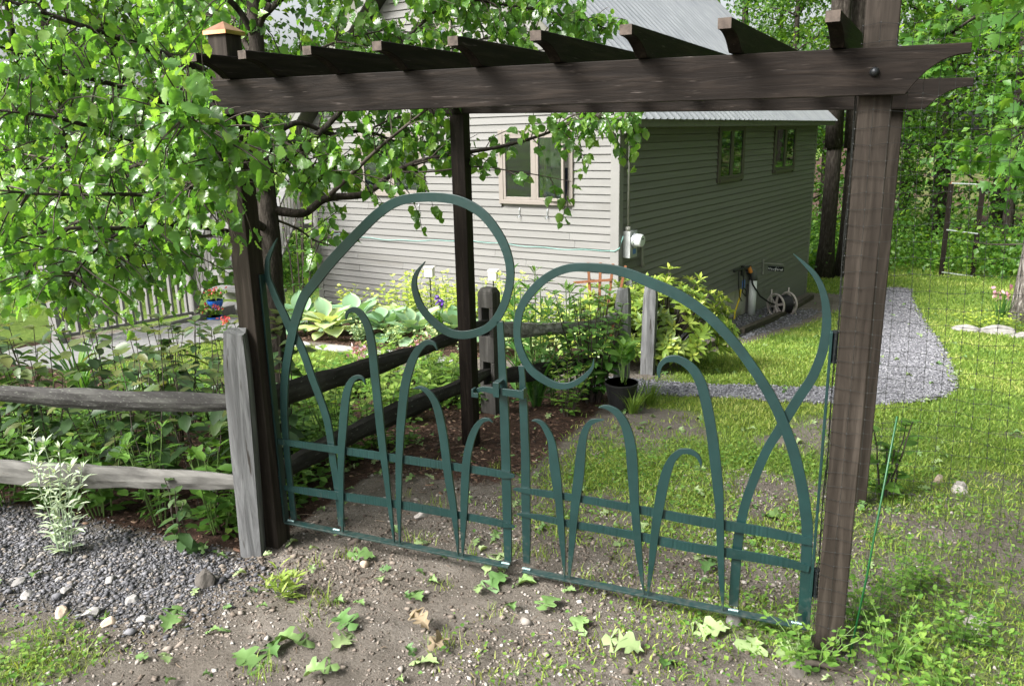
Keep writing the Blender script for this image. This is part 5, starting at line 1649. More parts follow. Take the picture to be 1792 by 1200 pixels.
def stem_plant(name, label, cat, x, y, h, nst, spread, T, mat, lsize, nl, group=None, up=.15, lo=.15, tint=(0, 1), stem=STEM, droop=.0, sr=.004, z=None, whorl=False):
    root = empty(name, (x, y, gs(x, y) if z is None else z), pg.uniform(0, 6.28), label, cat, group)
    sm = MB()
    P, A, N, S, Tt = [], [], [], [], []
    for k in range(nst):
        a = pg.uniform(0, 6.28)
        rr = spread * pg.uniform(.2, 1)
        hh = h * pg.uniform(.72, 1.05)
        top = np.array([rr * math.cos(a), rr * math.sin(a), hh])
        b = np.array([rr * .25 * math.cos(a), rr * .25 * math.sin(a), -.02])
        pts = [b + (top - b) * s + np.array([0, 0, .03 * math.sin(s * 3)]) + pg.normal(scale=.008, size=3) * (0 < s < 1) for s in np.linspace(0, 1, 5)]
        sm.tube(pts, np.linspace(sr, sr * .5, 5), 5, cap=False)
        for j in range(3):
            an = pg.uniform(0, 6.28)
            o_ = np.array([math.cos(an), math.sin(an), .5 + up])
            P.append(top + np.array([0, 0, -.01]))
            A.append(unit(o_ + np.array([0, 0, -droop * .5])))
            N.append(unit(np.array([-.35 * math.cos(an), -.35 * math.sin(an), 1.0])))
            S.append(lsize * pg.uniform(.5, .85))
            Tt.append(tint[0] + (tint[1] - tint[0]) * pg.uniform(.6, 1))
        for j in range(nl):
            s = lo + (1 - lo) * (j + pg.random() * .6) / nl
            p = b + (top - b) * min(s, 1)
            an = j * 2.4 + pg.uniform(-.4, .4) if not whorl else (j % 7) * .9
            o_ = np.array([math.cos(an), math.sin(an), up + pg.uniform(-.25, .25) + (.6 if s > .93 else 0)])
            P.append(p + o_ * .008)
            A.append(unit(o_ + np.array([0, 0, -droop])))
            N.append(unit(np.array([-.35 * math.cos(an), -.35 * math.sin(an), 1.0]) + pg.normal(scale=.25, size=3)))
            S.append(lsize * pg.uniform(.7, 1.2) * (1.0 if s < .9 else .7))
            Tt.append(tint[0] + (tint[1] - tint[0]) * np.clip(pg.beta(2, 2) + .3 * (s - .6), 0, 1))
    sm.build("stems", stem, root)
    link_mesh("leaves", leaf_mesh("leaves", np.array(P), np.array(A), np.array(N), np.array(S), T, mat, Tt, pg.uniform(.3, 2.0, len(P))), root)
    return root

def strap_clump(name, label, cat, x, y, n, length, width, mat, group=None, arch=.8, tint=(0, 1), z=None, upright=.9):
    """clump of arching strap leaves"""
    root = empty(name, (x, y, gs(x, y) if z is None else z), 0, label, cat, group)
    V, F_, Tt = [], [], []
    for k in range(n):
        a = pg.uniform(0, 6.28)
        L_ = length * pg.uniform(.6, 1.1)
        d = np.array([math.cos(a), math.sin(a)])
        side = np.array([-math.sin(a), math.cos(a), 0])
        p = np.array([d[0] * pg.uniform(0, .04), d[1] * pg.uniform(0, .04), 0])
        el = math.radians(90) * upright * pg.uniform(.8, 1.08)
        tt = tint[0] + (tint[1] - tint[0]) * pg.random()
        seg = 6
        bend = arch * pg.uniform(.4, 1.3)
        for i in range(seg + 1):
            s = i / seg
            w = width * (1 - s ** 2.2) * (.6 + .4 * min(1, s * 5)) + .0008
            o = len(V)
            V += [p - side * w / 2 + np.array([0, 0, .15 * w]), p + side * w / 2 + np.array([0, 0, .15 * w])]
            Tt += [tt, tt]
            if i:
                F_.append((o - 2, o - 1, o + 1, o))
            e = el - bend * s * 1.6
            p = p + np.array([d[0] * math.cos(e), d[1] * math.cos(e), math.sin(e)]) * L_ / seg
    me = np_mesh("leaves", V, F_, mat, Tt, smooth=True)
    link_mesh("leaves", me, root)
    return root

# near bed behind the rail fence: tall bronze-leaved perennials and greener ones between
bz = [(-2.85, 2.80), (-3.15, 2.72), (-3.45, 2.75), (-3.8, 2.70), (-4.15, 2.62), (-2.75, 3.2), (-3.1, 3.3), (-3.5, 3.25), (-3.95, 3.2), (-4.4, 3.05), (-4.75, 2.7), (-3.35, 3.75), (-3.9, 3.7), (-2.65, 2.95)]
for i, (x, y) in enumerate(bz):
    stem_plant("bronze_perennial", "tall bronze-leaved perennial behind the near rail fence", "plant", x, y, .86 + pg.uniform(-.12, .14), 7, .26, T_OVAL, L_BRONZE, .105, 12,
               "bronze perennials behind the near fence", up=.05, droop=.35, lo=.25, stem=TWIG, tint=(.0, 1))
gp = [(-2.7, 2.66), (-3.0, 2.62), (-3.35, 2.58), (-3.65, 2.52), (-3.95, 2.50), (-4.3, 2.45), (-2.9, 3.05), (-3.3, 3.0), (-3.7, 2.95), (-4.1, 2.85), (-4.5, 2.85), (-2.6, 3.5), (-3.0, 3.6)]
for (x, y) in gp:
    stem_plant("leafy_perennial", "low green leafy perennial showing between the near fence rails", "plant", x, y, .46 + pg.uniform(-.1, .1), 9, .22, T_LANCE if pg.random() < .4 else T_OVAL, L_WEED, .085, 9,
               "green perennials behind the near fence", up=.15, tint=(0, .55))
strap_clump("daylily_clump", "daylily clump with arching leaves beside the boardwalk", "plant", -5.15, 3.95, 46, .62, .017, L_LILY, arch=.9)
strap_clump("daylily_clump", "smaller daylily clump between bronze plants and boardwalk", "plant", -4.55, 3.85, 32, .50, .015, L_LILY, arch=.9)
strap_clump("grass_clump", "pale green grass clump at the end of the railing", "plant", -7.9, 5.0, 90, .65, .010, L_LILY, arch=.7, tint=(.3, 1))
strap_clump("grass_clump", "taller pale grass clump at the picture's left edge", "plant", -8.5, 4.7, 110, .85, .010, L_LILY, arch=.6, tint=(.3, 1))
stem_plant("silver_artemisia", "feathery silver-leaved plant in front of the lower rail", "plant", -3.16, 2.20, .52, 9, .16, T_LANCE, L_SILVER, .060, 26, up=.45, lo=.05, stem=L_SILVER, sr=.003)
stem_plant("leafy_seedling", "grey-green leafy plant in front of the rails by the grey post", "plant", -2.66, 2.40, .34, 4, .09, T_OVAL, L_BRONZE, .085, 8, up=.0, droop=.3, tint=(.4, .7), stem=TWIG)
stem_plant("weed_tuft", "yellow-green weed tuft on the dirt before the gate", "weed", -1.97, 2.26, .10, 14, .09, T_LANCE, L_GRASS, .06, 4, up=.6, tint=(.2, .8), sr=.0015)

# bed between the two fences
for i, (x, y) in enumerate([(-3.2, 4.2), (-3.0, 4.7), (-2.75, 4.45), (-3.4, 5.0), (-2.9, 5.2), (-3.6, 5.5), (-3.2, 5.7), (-2.7, 5.0), (-3.9, 4.9), (-2.6, 3.9), (-2.95, 3.95)]):
    stem_plant("leafy_mound", "bright green leafy mound behind the dark garden rails", "plant", x, y, .36 + pg.uniform(-.06, .08), 14, .25, T_OVAL, L_WEED, .075, 9, "leafy mounds behind the dark rails", tint=(.3, 1), up=.1)
for i, (x, y) in enumerate([(-3.05, 4.45), (-2.85, 4.95)]):
    rt = stem_plant("pink_flower", "pink blossom plant left of the rear arbor post" if i == 0 else "second pink blossom plant near the holed fence post", "flower", x, y, .45, 3, .10, T_OVAL, L_WEED, .05, 5)
    pp = pg.normal(scale=.03, size=(40, 3)) + np.array([0, 0, .46])
    link_mesh("petals", leaf_mesh("petals", pp, pg.normal(size=(40, 3)), pg.normal(size=(40, 3)), .035, T_OVAL, PETALK), rt)["kind"] = "stuff"

# hosta bed against the pale wall; every big leaf is its own piece
hl_v, hl_f = [], []
for i in range(7):
    s = i / 6
    w = .43 * math.sin(math.pi * min(1, s * .93 + .07)) ** .8 * (1 - .12 * s)
    if i == 6:
        w = .01
    for j in range(5):
        t = j / 2 - 1
        hl_v.append((w * t, s, .10 * abs(t) * (1 - s) + .25 * s - .42 * s * s + .02 * math.cos(j * math.pi)))
for i in range(6):
    for j in range(4):
        hl_f.append((i * 5 + j, i * 5 + j + 1, (i + 1) * 5 + j + 1, (i + 1) * 5 + j))
HL = []
for tv in (.05, .3, .5, .75, 1.0):
    HL.append(np_mesh("leaf", hl_v, hl_f, L_HOSTA, [tv + (.25 if (q % 5) in (0, 4) else 0) for q in range(len(hl_v))], smooth=True))
hosta_spots = [(-5.75, 7.35, .30, (0, 1), "large blue-green hosta at the left end of the wall bed"), (-5.30, 7.20, .30, (2, 4), "cream-edged hosta at the front of the wall bed"),
               (-5.35, 7.75, .32, (0, 2), "pale blue hosta behind the cream-edged one"), (-4.75, 7.50, .26, (0, 1), "broad green hosta in the middle of the wall bed"),
               (-4.30, 7.40, .24, (1, 3), "hosta right of the broad green one beside the flagstones"), (-3.95, 7.70, .24, (0, 2), "hosta under the purple iris"),
               (-4.95, 8.10, .26, (1, 4), "yellowish hosta close to the pale wall"), (-3.40, 7.45, .24, (1, 3), "hosta behind the holed fence post"),
               (-2.80, 7.30, .24, (2, 4), "pale hosta behind the curved rail")]
for (x, y, L_, rng_t, lab) in hosta_spots:
    hs = empty("hosta", (x, y, gs(x, y)), 0, lab, "hosta")
    nlv = 26
    for k in range(nlv):
        a = k * 2.399 + pg.uniform(-.2, .2)
        s = k / nlv
        el = math.radians(52 - 56 * s + pg.uniform(-16, 16))
        o = link_mesh("leaf", HL[int(pg.integers(rng_t[0], rng_t[1] + 1))], hs)
        sc = L_ * pg.uniform(.55, 1.0)
        o.matrix_basis = Matrix.Translation((.05 * math.cos(a), .05 * math.sin(a), .07 + .16 * (1 - s))) @ Matrix.Rotation(a - math.pi / 2, 4, 'Z') @ Matrix.Translation((0, .06 + .05 * s, 0)) @ Matrix.Rotation(el, 4, 'X') @ Matrix.Diagonal((sc, sc, sc, 1))
    stx = MB()
    for k in range(0, nlv, 2):
        a = k * 2.399
        stx.tube([(0, 0, 0), (.06 * math.cos(a), .06 * math.sin(a), .16)], .005, 4, cap=False)
    stx.build("stalks", STEM, hs)

ysp = [(-4.9, 8.3), (-3.75, 8.0), (-4.05, 8.05), (-3.1, 7.8), (-4.55, 8.25), (-5.95, 8.6), (-5.5, 8.7), (-5.1, 8.75), (-4.7, 8.6), (-4.4, 8.7), (-4.1, 8.4), (-3.85, 8.5), (-3.6, 8.3), (-3.3, 8.45), (-3.0, 8.2), (-2.75, 8.3), (-3.45, 8.0), (-4.25, 8.15), (-2.55, 7.9)]
for (x, y) in ysp:
    stem_plant("golden_loosestrife", "yellow-green leafy spire against the pale house wall", "plant", x, y, .52 + pg.uniform(-.12, .28), 11, .22, T_OVAL, L_YELLOW, .075, 16, "golden spires along the pale wall", up=.2, lo=.2)
for (x, y) in [(-4.45, 7.15), (-4.0, 7.1), (-3.6, 7.15), (-3.2, 7.1), (-4.85, 7.12)]:
    stem_plant("variegated_edging", "low cream-variegated edging plant along the mulch", "plant", x, y, .20, 18, .16, T_OVAL, L_HOSTA, .045, 6, "variegated edging plants", tint=(.3, 1))
ip = at_y(768, 560, 7.75)
ir = strap_clump("purple_iris", "purple iris in bloom beside the rear arbor post", "flower", ip[0], 7.75, 14, .50, .028, L_LILY, arch=.15, upright=.98)
bl = at_y(770, 527, 7.75)
rel = bl - np.array(ir.location)
MB().tube([(0, 0, 0), tuple(rel * .6 + np.array([.01, 0, 0])), tuple(rel)], .006, 6).build("stem", STEM, ir)
pp = pg.normal(scale=.016, size=(22, 3)) * np.array([1, 1, 1.7]) + rel
link_mesh("petals", leaf_mesh("petals", pp, pg.normal(size=(22, 3)) + np.array([0, 0, -.5]), pg.normal(size=(22, 3)), .062, T_OVAL, PETALP), ir)["kind"] = "stuff"

for i, (x, y, h) in enumerate([(-2.26, 5.35, 1.02), (-2.24, 5.6, 1.10), (-2.10, 5.45, .86), (-2.40, 5.7, .98), (-1.98, 5.35, .78), (-2.08, 5.25, .68), (-1.92, 5.55, .9)]):
    stem_plant("lily_stalk", "upright lily stalk with lance leaves behind the latch", "lily", x, y, h, 2, .05, T_LANCE, L_LILY, .15, 20, "lily stalks beside the holed fence post", up=.55, lo=.08, sr=.007, tint=(.1, 1))
strap_clump("lily_foliage", "dense green strap foliage at the foot of the lily stalks", "plant", -2.08, 5.25, 40, .55, .03, L_LILY, arch=.5, tint=(0, .6))
# shrub, pot and rhododendron
stem_plant("hydrangea", "rounded green shrub in front of the grey fence posts", "shrub", -1.74, 5.55, .80, 30, .34, T_OVAL, L_LILY, .095, 12, up=.1, droop=.15, tint=(.2, 1), stem=TWIG, sr=.006)
stem_plant("low_shrub", "small light green shrub left of the black pot", "shrub", -1.78, 5.12, .36, 12, .18, T_OVAL, L_WEED, .06, 8, up=.1, tint=(.3, 1), stem=TWIG)
pot = empty("black_flowerpot", (-1.47, 5.40, gs(-1.47, 5.40)), 0, "black plastic flowerpot beside the gravel path", "flowerpot")
MB().tube([(0, 0, -.01), (0, 0, .02), (0, 0, .185), (0, 0, .19), (0, 0, .205), (0, 0, .205), (0, 0, .17)], [.085, .088, .115, .122, .122, .112, .108], 24).build("pot", POTB, pot, smooth=False)
MB().tube([(0, 0, .165), (0, 0, .172)], [.105, .105], 20).build("soil", FLAT("potting_soil", (.03, .022, .017), rough=.95), pot)
stem_plant("potted_seedling", "broad-leaved seedling growing in the black pot", "plant", -1.47, 5.40, .30, 5, .10, T_OVAL, L_LILY, .15, 3, z=gs(-1.47, 5.40) + .17, up=.7, lo=.6, tint=(.4, 1), sr=.005)
strap_clump("grass_tuft", "long grass tuft growing round the black pot", "grass", -1.36, 5.30, 70, .22, .006, L_GRASS, arch=.6, tint=(.0, .5))
strap_clump("grass_tuft", "grass tuft behind the pot at the path edge", "grass", -1.32, 5.62, 60, .24, .006, L_GRASS, arch=.6, tint=(.0, .5))
def rhodo(x, y, R_, H_, n, label):
    root = empty("rhododendron", (x, y, gs(x, y)), 0, label, "shrub")
    P, A, N, S, Tt = [], [], [], [], []
    sm = MB()
    for k in range(n):
        u, a = pg.random(), pg.uniform(0, 6.28)
        th = math.acos(1 - u * 1.05)
        c_ = np.array([R_ * math.sin(th) * math.cos(a), R_ * math.sin(th) * math.sin(a), H_ * (.28 + .72 * math.cos(th) * pg.uniform(.8, 1.05))]) * pg.uniform(.82, 1.05)
        c_[2] = max(c_[2], .06)
        d = unit(np.array([c_[0], c_[1], c_[2] * .9 + .15]))
        if k % 3 == 0:
            sm.tube([(0, 0, 0), tuple(c_ * .5 + np.array([0, 0, .05])), tuple(c_)], [.012, .008, .004], 5, cap=False)
        b1_ = unit(np.cross(d, [.3, .2, 1.0]))
        b2_ = np.cross(d, b1_)
        base_t = pg.beta(2, 2)
        for j in range(9):
            an = j * 2 * math.pi / 8 + pg.uniform(-.3, .3)
            o_ = b1_ * math.cos(an) + b2_ * math.sin(an)
            inner = j == 8 or pg.random() < .25
            P.append(c_ + o_ * .006)
            A.append(unit(o_ + d * (.35 if not inner else 1.3) + pg.normal(scale=.12, size=3)))
            N.append(d + o_ * -.3)
            S.append(pg.uniform(.075, .12) * (.7 if inner else 1))
            Tt.append(np.clip(base_t * .7 + (.45 if inner else .12), 0, 1))
    sm.build("stems", TWIG, root)
    T_R = (T_LANCE[0] * np.array([1.55, 1, 1]), T_LANCE[1])
    link_mesh("foliage", leaf_mesh("foliage", np.array(P), np.array(A), np.array(N), np.array(S), T_R, L_RHODO, Tt), root)
rhodo(-1.62, 7.5, .64, .90, 320, "yellow-green rhododendron beside the gravel path")
rhodo(-2.10, 7.1, .46, .76, 150, "smaller rhododendron between the grey fence posts")

# cedar fan trellis
tp = at_y(1052, 600, 7.05)
trl = empty("fan_trellis", (tp[0], 7.05, gs(tp[0], 7.05)), 0, "small orange cedar fan trellis beside the grey fence post", "trellis")
for k in range(4):
    a = -.06 + k * .085
    MB().box((-.012, -.006, 0), (.012, .006, .98), rot=Matrix.Rotation(a, 3, 'Y'), org=(-.07 + .035 * k, 0, 0)).build("slat", TRELLISW, trl)
for z_, w0, w1 in ((.80, -.17, .20), (.45, -.13, .15)):
    MB().box((w0, -.018, z_), (w1, -.0065, z_ + .022), rot=Matrix.Rotation(-.12, 3, 'Y')).build("crossbar", TRELLISW, trl)
# two white garden lanterns
for (px, py, lab) in ((752, 476, "left white garden lantern above the yellow spires"), (863, 482, "right white garden lantern behind the holed fence post")):
    q = at_y(px, py, 8.35)
    ln_ = empty("garden_lantern", (q[0], 8.35, gs(q[0], 8.35)), .2, lab, "lantern")
    h_ = q[2] - gs(q[0], 8.35)
    MB().tube([(0, 0, 0), (0, 0, h_ - .06)], .008, 6).build("stake", BLACKM, ln_)
    MB().box((-.05, -.05, h_ - .06), (.05, .05, h_ + .05)).build("shade", LAMPW, ln_, bevel=.01)
    MB().box((-.058, -.058, h_ + .05), (.058, .058, h_ + .065)).build("cap", LAMPW, ln_)

# pots on the steps
def bowl(px, py, y, r, lab):
    q = at_y(px, py, y)
    root = empty("blue_flowerpot", tuple(q), 0, lab, "flowerpot")
    MB().tube([(0, 0, 0), (0, 0, .02), (0, 0, .06), (0, 0, .10), (0, 0, .135), (0, 0, .135), (0, 0, .10)], [r * .45, r * .55, r * .85, r, r * 1.02, r * .92, r * .85], 20).build("pot", BLUEPOT, root)
    k = 60
    pp_ = pg.normal(scale=r * .6, size=(k, 3)) * np.array([1, 1, .5]) + np.array([0, 0, .19])
    link_mesh("leaves", leaf_mesh("leaves", pp_, pg.normal(size=(k, 3)) + np.array([0, 0, .6]), pg.normal(size=(k, 3)), .06, T_OVAL, L_WEED), root)
    pp_ = pg.normal(scale=r * .55, size=(k // 2, 3)) * np.array([1, 1, .4]) + np.array([0, 0, .25])
    link_mesh("blossoms", leaf_mesh("blossoms", pp_, pg.normal(size=(k // 2, 3)), pg.normal(size=(k // 2, 3)), .04, T_OVAL, PETALR), root)["kind"] = "stuff"
    return root
bowl(378, 543, 7.75, .10, "round blue flowerpot of orange blossoms on the steps")
bowl(376, 572, 7.55, .10, "lower blue flowerpot of pink blossoms at the foot of the steps")
rb = stem_plant("red_flower", "single red flower at the edge of the lawn beside boardwalk", "flower", -6.35, 6.75, .16, 5, .06, T_OVAL, L_WEED, .05, 4)
pp = pg.normal(scale=.025, size=(30, 3)) + np.array([0, 0, .17])
link_mesh("petals", leaf_mesh("petals", pp, pg.normal(size=(30, 3)), pg.normal(size=(30, 3)), .04, T_OVAL, PETALR), rb)["kind"] = "stuff"
strap_clump("variegated_grass", "cream variegated grass in the mulch by the steps", "plant", -6.35, 7.45, 60, .30, .012, L_YELLOW, arch=.8, tint=(.5, 1))
# flagstones before the hosta bed
for k, (x, y, a, b) in enumerate([(-5.35, 6.58, .42, .20), (-4.75, 6.55, .45, .20), (-4.15, 6.50, .40, .19), (-3.6, 6.45, .38, .18)]):
    m_ = MB()
    n = 11
    pts = [(x + a * .62 * math.cos(t) * pg.uniform(.85, 1.08), y + b * .75 * math.sin(t) * pg.uniform(.85, 1.1)) for t in np.linspace(0, 2 * math.pi, n, endpoint=False)]
    z_ = gs(x, y)
    vs_ = [(p[0], p[1], z_ - .03 + (gs(*p) - z_)) for p in pts] + [(p[0], p[1], z_ + .025 + (gs(*p) - z_)) for p in pts]
    m_.add(vs_, [tuple(range(n - 1, -1, -1)), tuple(range(n, 2 * n))] + [(i, (i + 1) % n, n + (i + 1) % n, n + i) for i in range(n)])
    tag(m_.build("flagstone", SLATE, bevel=.008), ["leftmost flagstone along the hosta bed", "second flagstone from the left along the hosta bed", "third flagstone from the left along the hosta bed", "rightmost flagstone behind the tall curved blade"][k], "flagstone", "flagstones along the hosta bed")

# plants by the netting
stem_plant("twiggy_seedling", "small twiggy shrub with round leaves behind the netted post", "shrub", .24, 4.30, .40, 5, .16, T_PEAR, L_WEED, .075, 6, stem=TWIG, tint=(0, .5), sr=.006)
for (x, y, h, lab) in ((.12, 2.86, .20, "broad dark weed at the foot of the netted post"), (-.02, 2.52, .14, "bright weed sprouting before the netted post"), (.22, 2.60, .20, "leafy weed behind the net near the post"), (.36, 2.45, .16, "leafy weed behind the net at the bottom corner"), (.45, 2.85, .16, "leafy weed behind the net by the round stone"), (.30, 3.2, .16, "leafy weed in the grass behind the net")):
    stem_plant("broadleaf_weed", lab, "weed", x, y, h, 16, .17, T_OVAL, L_WEED, .032, 7, tint=(.1, .8), sr=.002)
strap_clump("blue_iris_leaves", "bluish sword leaves in the stone-edged bed by the rough tree", "plant", 2.15, 14.1, 34, .55, .022, L_LILY, arch=.2, upright=.97, tint=(0, .4))
for (px, py, lab) in ((1748, 512, "left pink iris bloom by the rough tree"), (1768, 514, "right pink iris bloom by the rough tree")):
    q = at_y(px, py, 14.3)
    rt = empty("pink_iris", (q[0], 14.3, gs(q[0], 14.3)), 0, lab, "flower")
    hh = q[2] - gs(q[0], 14.3)
    MB().tube([(0, 0, 0), (0, 0, hh)], .01, 5).build("stem", STEM, rt)
    pp = pg.normal(scale=.028, size=(12, 3)) * np.array([1, 1, 1.6]) + np.array([0, 0, hh])
    link_mesh("petals", leaf_mesh("petals", pp, pg.normal(size=(12, 3)), pg.normal(size=(12, 3)), .085, T_OVAL, PETALK), rt)["kind"] = "stuff"
stem_plant("bed_groundcover", "yellow-green groundcover behind the border stones", "plant", 1.95, 13.7, .22, 40, .5, T_OVAL, L_YELLOW, .07, 5, tint=(0, .6))

# ------------------------------------------------------------------ stones
ico = bmesh.new()
bmesh.ops.create_icosphere(ico, subdivisions=1, radius=1)
IV0 = np.array([v.co[:] for v in ico.verts])
IF0 = np.array([[v.index for v in f.verts] for f in ico.faces])
OV = np.array([(1, 0, 0), (0, 1, 0), (-1, 0, 0), (0, -1, 0), (.2, .1, 1), (-.1, 0, -1), (.62, .62, .55), (-.6, .55, .5)])
OF = np.array([(0, 6, 4), (6, 1, 4), (1, 7, 4), (7, 2, 4), (2, 3, 4), (3, 0, 4), (0, 1, 6), (1, 2, 7), (1, 0, 5), (2, 1, 5), (3, 2, 5), (0, 3, 5)])
ico.free()
def PEBMAT(name, stops):
    mt, nt, out = _nodes(name)
    at = nt.nodes.new("ShaderNodeAttribute")
    at.attribute_name = "tint"
    rp = ramp(nt, stops)
    nt.links.new(at.outputs["Fac"], rp.inputs[0])
    b = nt.nodes.new("ShaderNodeBsdfPrincipled")
    b.inputs["Roughness"].default_value = .8
    b.inputs["Specular IOR Level"].default_value = .25
    nt.links.new(rp.outputs[0], b.inputs["Base Color"])
    nt.links.new(b.outputs[0], out.inputs[0])
    return mt
PEB = PEBMAT("pebble", [(0, (.04, .04, .044)), (.4, (.09, .09, .098)), (.75, (.16, .16, .172)), (.93, (.17, .145, .12)), (1, (.27, .26, .25))])
PEBP = PEBMAT("path_pebble", [(0, (.075, .075, .084)), (.5, (.15, .15, .166)), (.85, (.215, .215, .235)), (1, (.30, .30, .315))])
PEBD = PEBMAT("dirt_pebble", [(0, (.07, .055, .045)), (.5, (.18, .15, .125)), (.85, (.27, .245, .22)), (1, (.38, .36, .335))])
CLOD = PEBMAT("mulch_chip", [(0, (.018, .011, .008)), (.5, (.06, .035, .025)), (.85, (.13, .075, .05)), (1, (.24, .16, .11))])
def pebbles(name, xy, size, mat, flat=(.45, .8), sink=.25, long_=(1, 1.6), lift=0.0, octa=False):
    IV, IF = (OV, OF) if octa else (IV0, IF0)
    n = len(xy)
    xy = np.asarray(xy)
    z = gsurf(xy[:, 0], xy[:, 1])
    a = pg.uniform(0, 6.28, n)
    ca, sa = np.cos(a), np.sin(a)
    sx = size * pg.uniform(*long_, n)
    sz = size * pg.uniform(*flat, n)
    j = pg.uniform(.60, 1.30, (n, len(IV), 1))
    v = IV[None] * j
    X = v[..., 0] * sx[:, None]
    Y = v[..., 1] * size[:, None]
    Zc = v[..., 2] * sz[:, None]
    V = np.stack([xy[:, 0:1] + X * ca[:, None] - Y * sa[:, None], xy[:, 1:2] + X * sa[:, None] + Y * ca[:, None], (z + lift + sz * (1 - 2 * sink) * .6)[:, None] + Zc], -1)
    F_ = IF[None] + (np.arange(n) * len(IV))[:, None, None]
    return link_mesh(name, np_mesh(name, V.reshape(-1, 3), F_.reshape(-1, 3), mat, np.repeat(pg.random(n), len(IV))))
def scatter(n, x0, x1, y0, y1, f):
    x, y = pg.uniform(x0, x1, n), pg.uniform(y0, y1, n)
    k = pg.random(n) < f(x, y)
    return np.stack([x[k], y[k]], 1)
xy = scatter(62000, -4.3, -1.6, 1.2, 2.7, gravel_mask)
tag(pebbles("gravel", xy, pg.gamma(1.3, .0021, len(xy)) + .0022, PEB, octa=True, lift=.001), "grey gravel strip in front of the rail fence", "gravel", kind="stuff")
xy = scatter(34000, -2.6, .6, 1.2, 4.4, lambda x, y: (1 - mulch_mask(x, y)) * (.25 + .75 * (fbm(x * 2.5, y * 2.5, 3) > .47)) * (1 - .6 * gravel_mask(x, y)))
tag(pebbles("pebbles", xy, pg.gamma(1.3, .0019, len(xy)) + .0017, PEBD, octa=True), "small stones scattered over the bare dirt", "pebbles", kind="stuff")
xy = scatter(150000, -2.0, 1.35, 5.8, 18.8, lambda x, y: smooth01(-path_d(x, y), -.06, .02) * np.clip(9.0 / y ** 1.3 / .85, 0, 1))
tag(pebbles("path_gravel", xy, pg.uniform(.006, .013, len(xy)) * (1 + .07 * np.clip(xy[:, 1] - 7, 0, 12)), PEBP, lift=.012, octa=True), "pale grey gravel lying on the path", "gravel", kind="stuff")
xy = scatter(15000, -3, .5, 7.8, 15, lambda x, y: gravel_mask(x, y) * .8)
tag(pebbles("drip_gravel", xy, pg.uniform(.010, .020, len(xy)), PEBP, octa=True), "dull gravel in the strip along the house", "gravel", kind="stuff")
xy = scatter(14000, -6.5, -1.6, 2.4, 7.6, lambda x, y: mulch_mask(x, y) * .9)
tag(pebbles("mulch", xy, pg.uniform(.004, .013, len(xy)), CLOD, flat=(.2, .5), long_=(1, 3.2)), "dark shredded bark mulch in the beds", "mulch", kind="stuff")

def rock(name, x, y, a, b, c, mat, label, cat="stone", group=None, seed=0, sink=.35):
    bm = bmesh.new()
    bmesh.ops.create_icosphere(bm, subdivisions=3, radius=1)
    rs = np.random.default_rng(seed)
    ph = rs.uniform(0, 9, 6)
    cuts = [(unit(rs.normal(size=3)), rs.uniform(.55, .85)) for _ in range(9)]
    for v in bm.verts:
        p = np.array(v.co[:])
        for nrm, d in cuts:
            e = p @ nrm - d
            if e > 0:
                p = p - nrm * e * .92
        p = p * (1 + .04 * math.sin(p[0] * 7 + ph[0]) + .03 * math.sin(p[1] * 9 + ph[1]))
        v.co = (p[0] * a, p[1] * b, p[2] * c)
    me = bpy.data.meshes.new(name)
    bm.to_mesh(me)
    bm.free()
    me.materials.append(mat)
    o = link_mesh(name, me)
    o.location = (x, y, gs(x, y) + c * (1 - 2 * sink) * .7)
    o.rotation_euler = (rs.uniform(-.2, .2), rs.uniform(-.2, .2), rs.uniform(0, 6.28))
    return tag(o, label, cat, group)
DSTONE = M("dark_stone", [(0.25, (0.045, 0.04, 0.036)), (0.5, (0.10, 0.09, 0.08)), (0.75, (0.18, 0.165, 0.15))], nscale=9, rough=.9, spec=.15, bump=.6, bdist=.008)
LSTONE = M("pale_stone", [(0.25, (0.22, 0.20, 0.18)), (0.5, (0.33, 0.305, 0.28)), (0.75, (0.45, 0.42, 0.39))], nscale=9, rough=.85, spec=.2, bump=.4, bdist=.006)
rock("stone", -2.36, 2.24, .055, .045, .045, DSTONE, "dark block of stone lying on the gravel near the grey post", seed=1)
rock("stone", -1.83, 3.10, .045, .028, .022, LSTONE, "pale pinkish stone behind the taller gate leaf", seed=2)
rock("stone", -1.80, 2.56, .024, .02, .020, STONEW, "round tan pebble in front of the taller gate leaf", seed=3)
rock("stone", .61, 4.54, .06, .045, .04, LSTONE, "pale stone on bare soil behind the net", seed=4)
rock("stone", .52, 4.66, .05, .03, .03, STONEW, "brownish stone beside the pale one behind the net", seed=14)
rock("stone", .50, 2.96, .05, .04, .045, LSTONE, "round pale stone in the grass behind the net", seed=5)
rock("stone", -.06, 2.46, .06, .04, .018, DSTONE, "flat grey slate before the netted post", seed=6)
rock("stone", -.30, 2.70, .035, .03, .03, STONE, "mauve-grey stone under the lower gate leaf", seed=7)
for k, (x, y, s, mt_) in enumerate([(-2.73, 1.86, .045, STONEW), (-2.62, 1.90, .04, STONE), (-2.50, 1.88, .042, STONEW), (-2.40, 1.95, .030, STONE), (-2.55, 2.03, .035, STONE), (-2.86, 1.98, .03, STONE), (-2.98, 2.04, .024, LSTONE), (-2.75, 2.10, .035, STONE), (-2.26, 2.0, .028, STONEW), (-2.98, 1.90, .035, STONE), (-3.1, 1.95, .035, STONE)]):
    rock("gravel_stone", x, y, s, s * .75, s * .5, mt_, "larger stone among the grey gravel by the fence", "stone", "larger stones in the gravel", seed=20 + k)
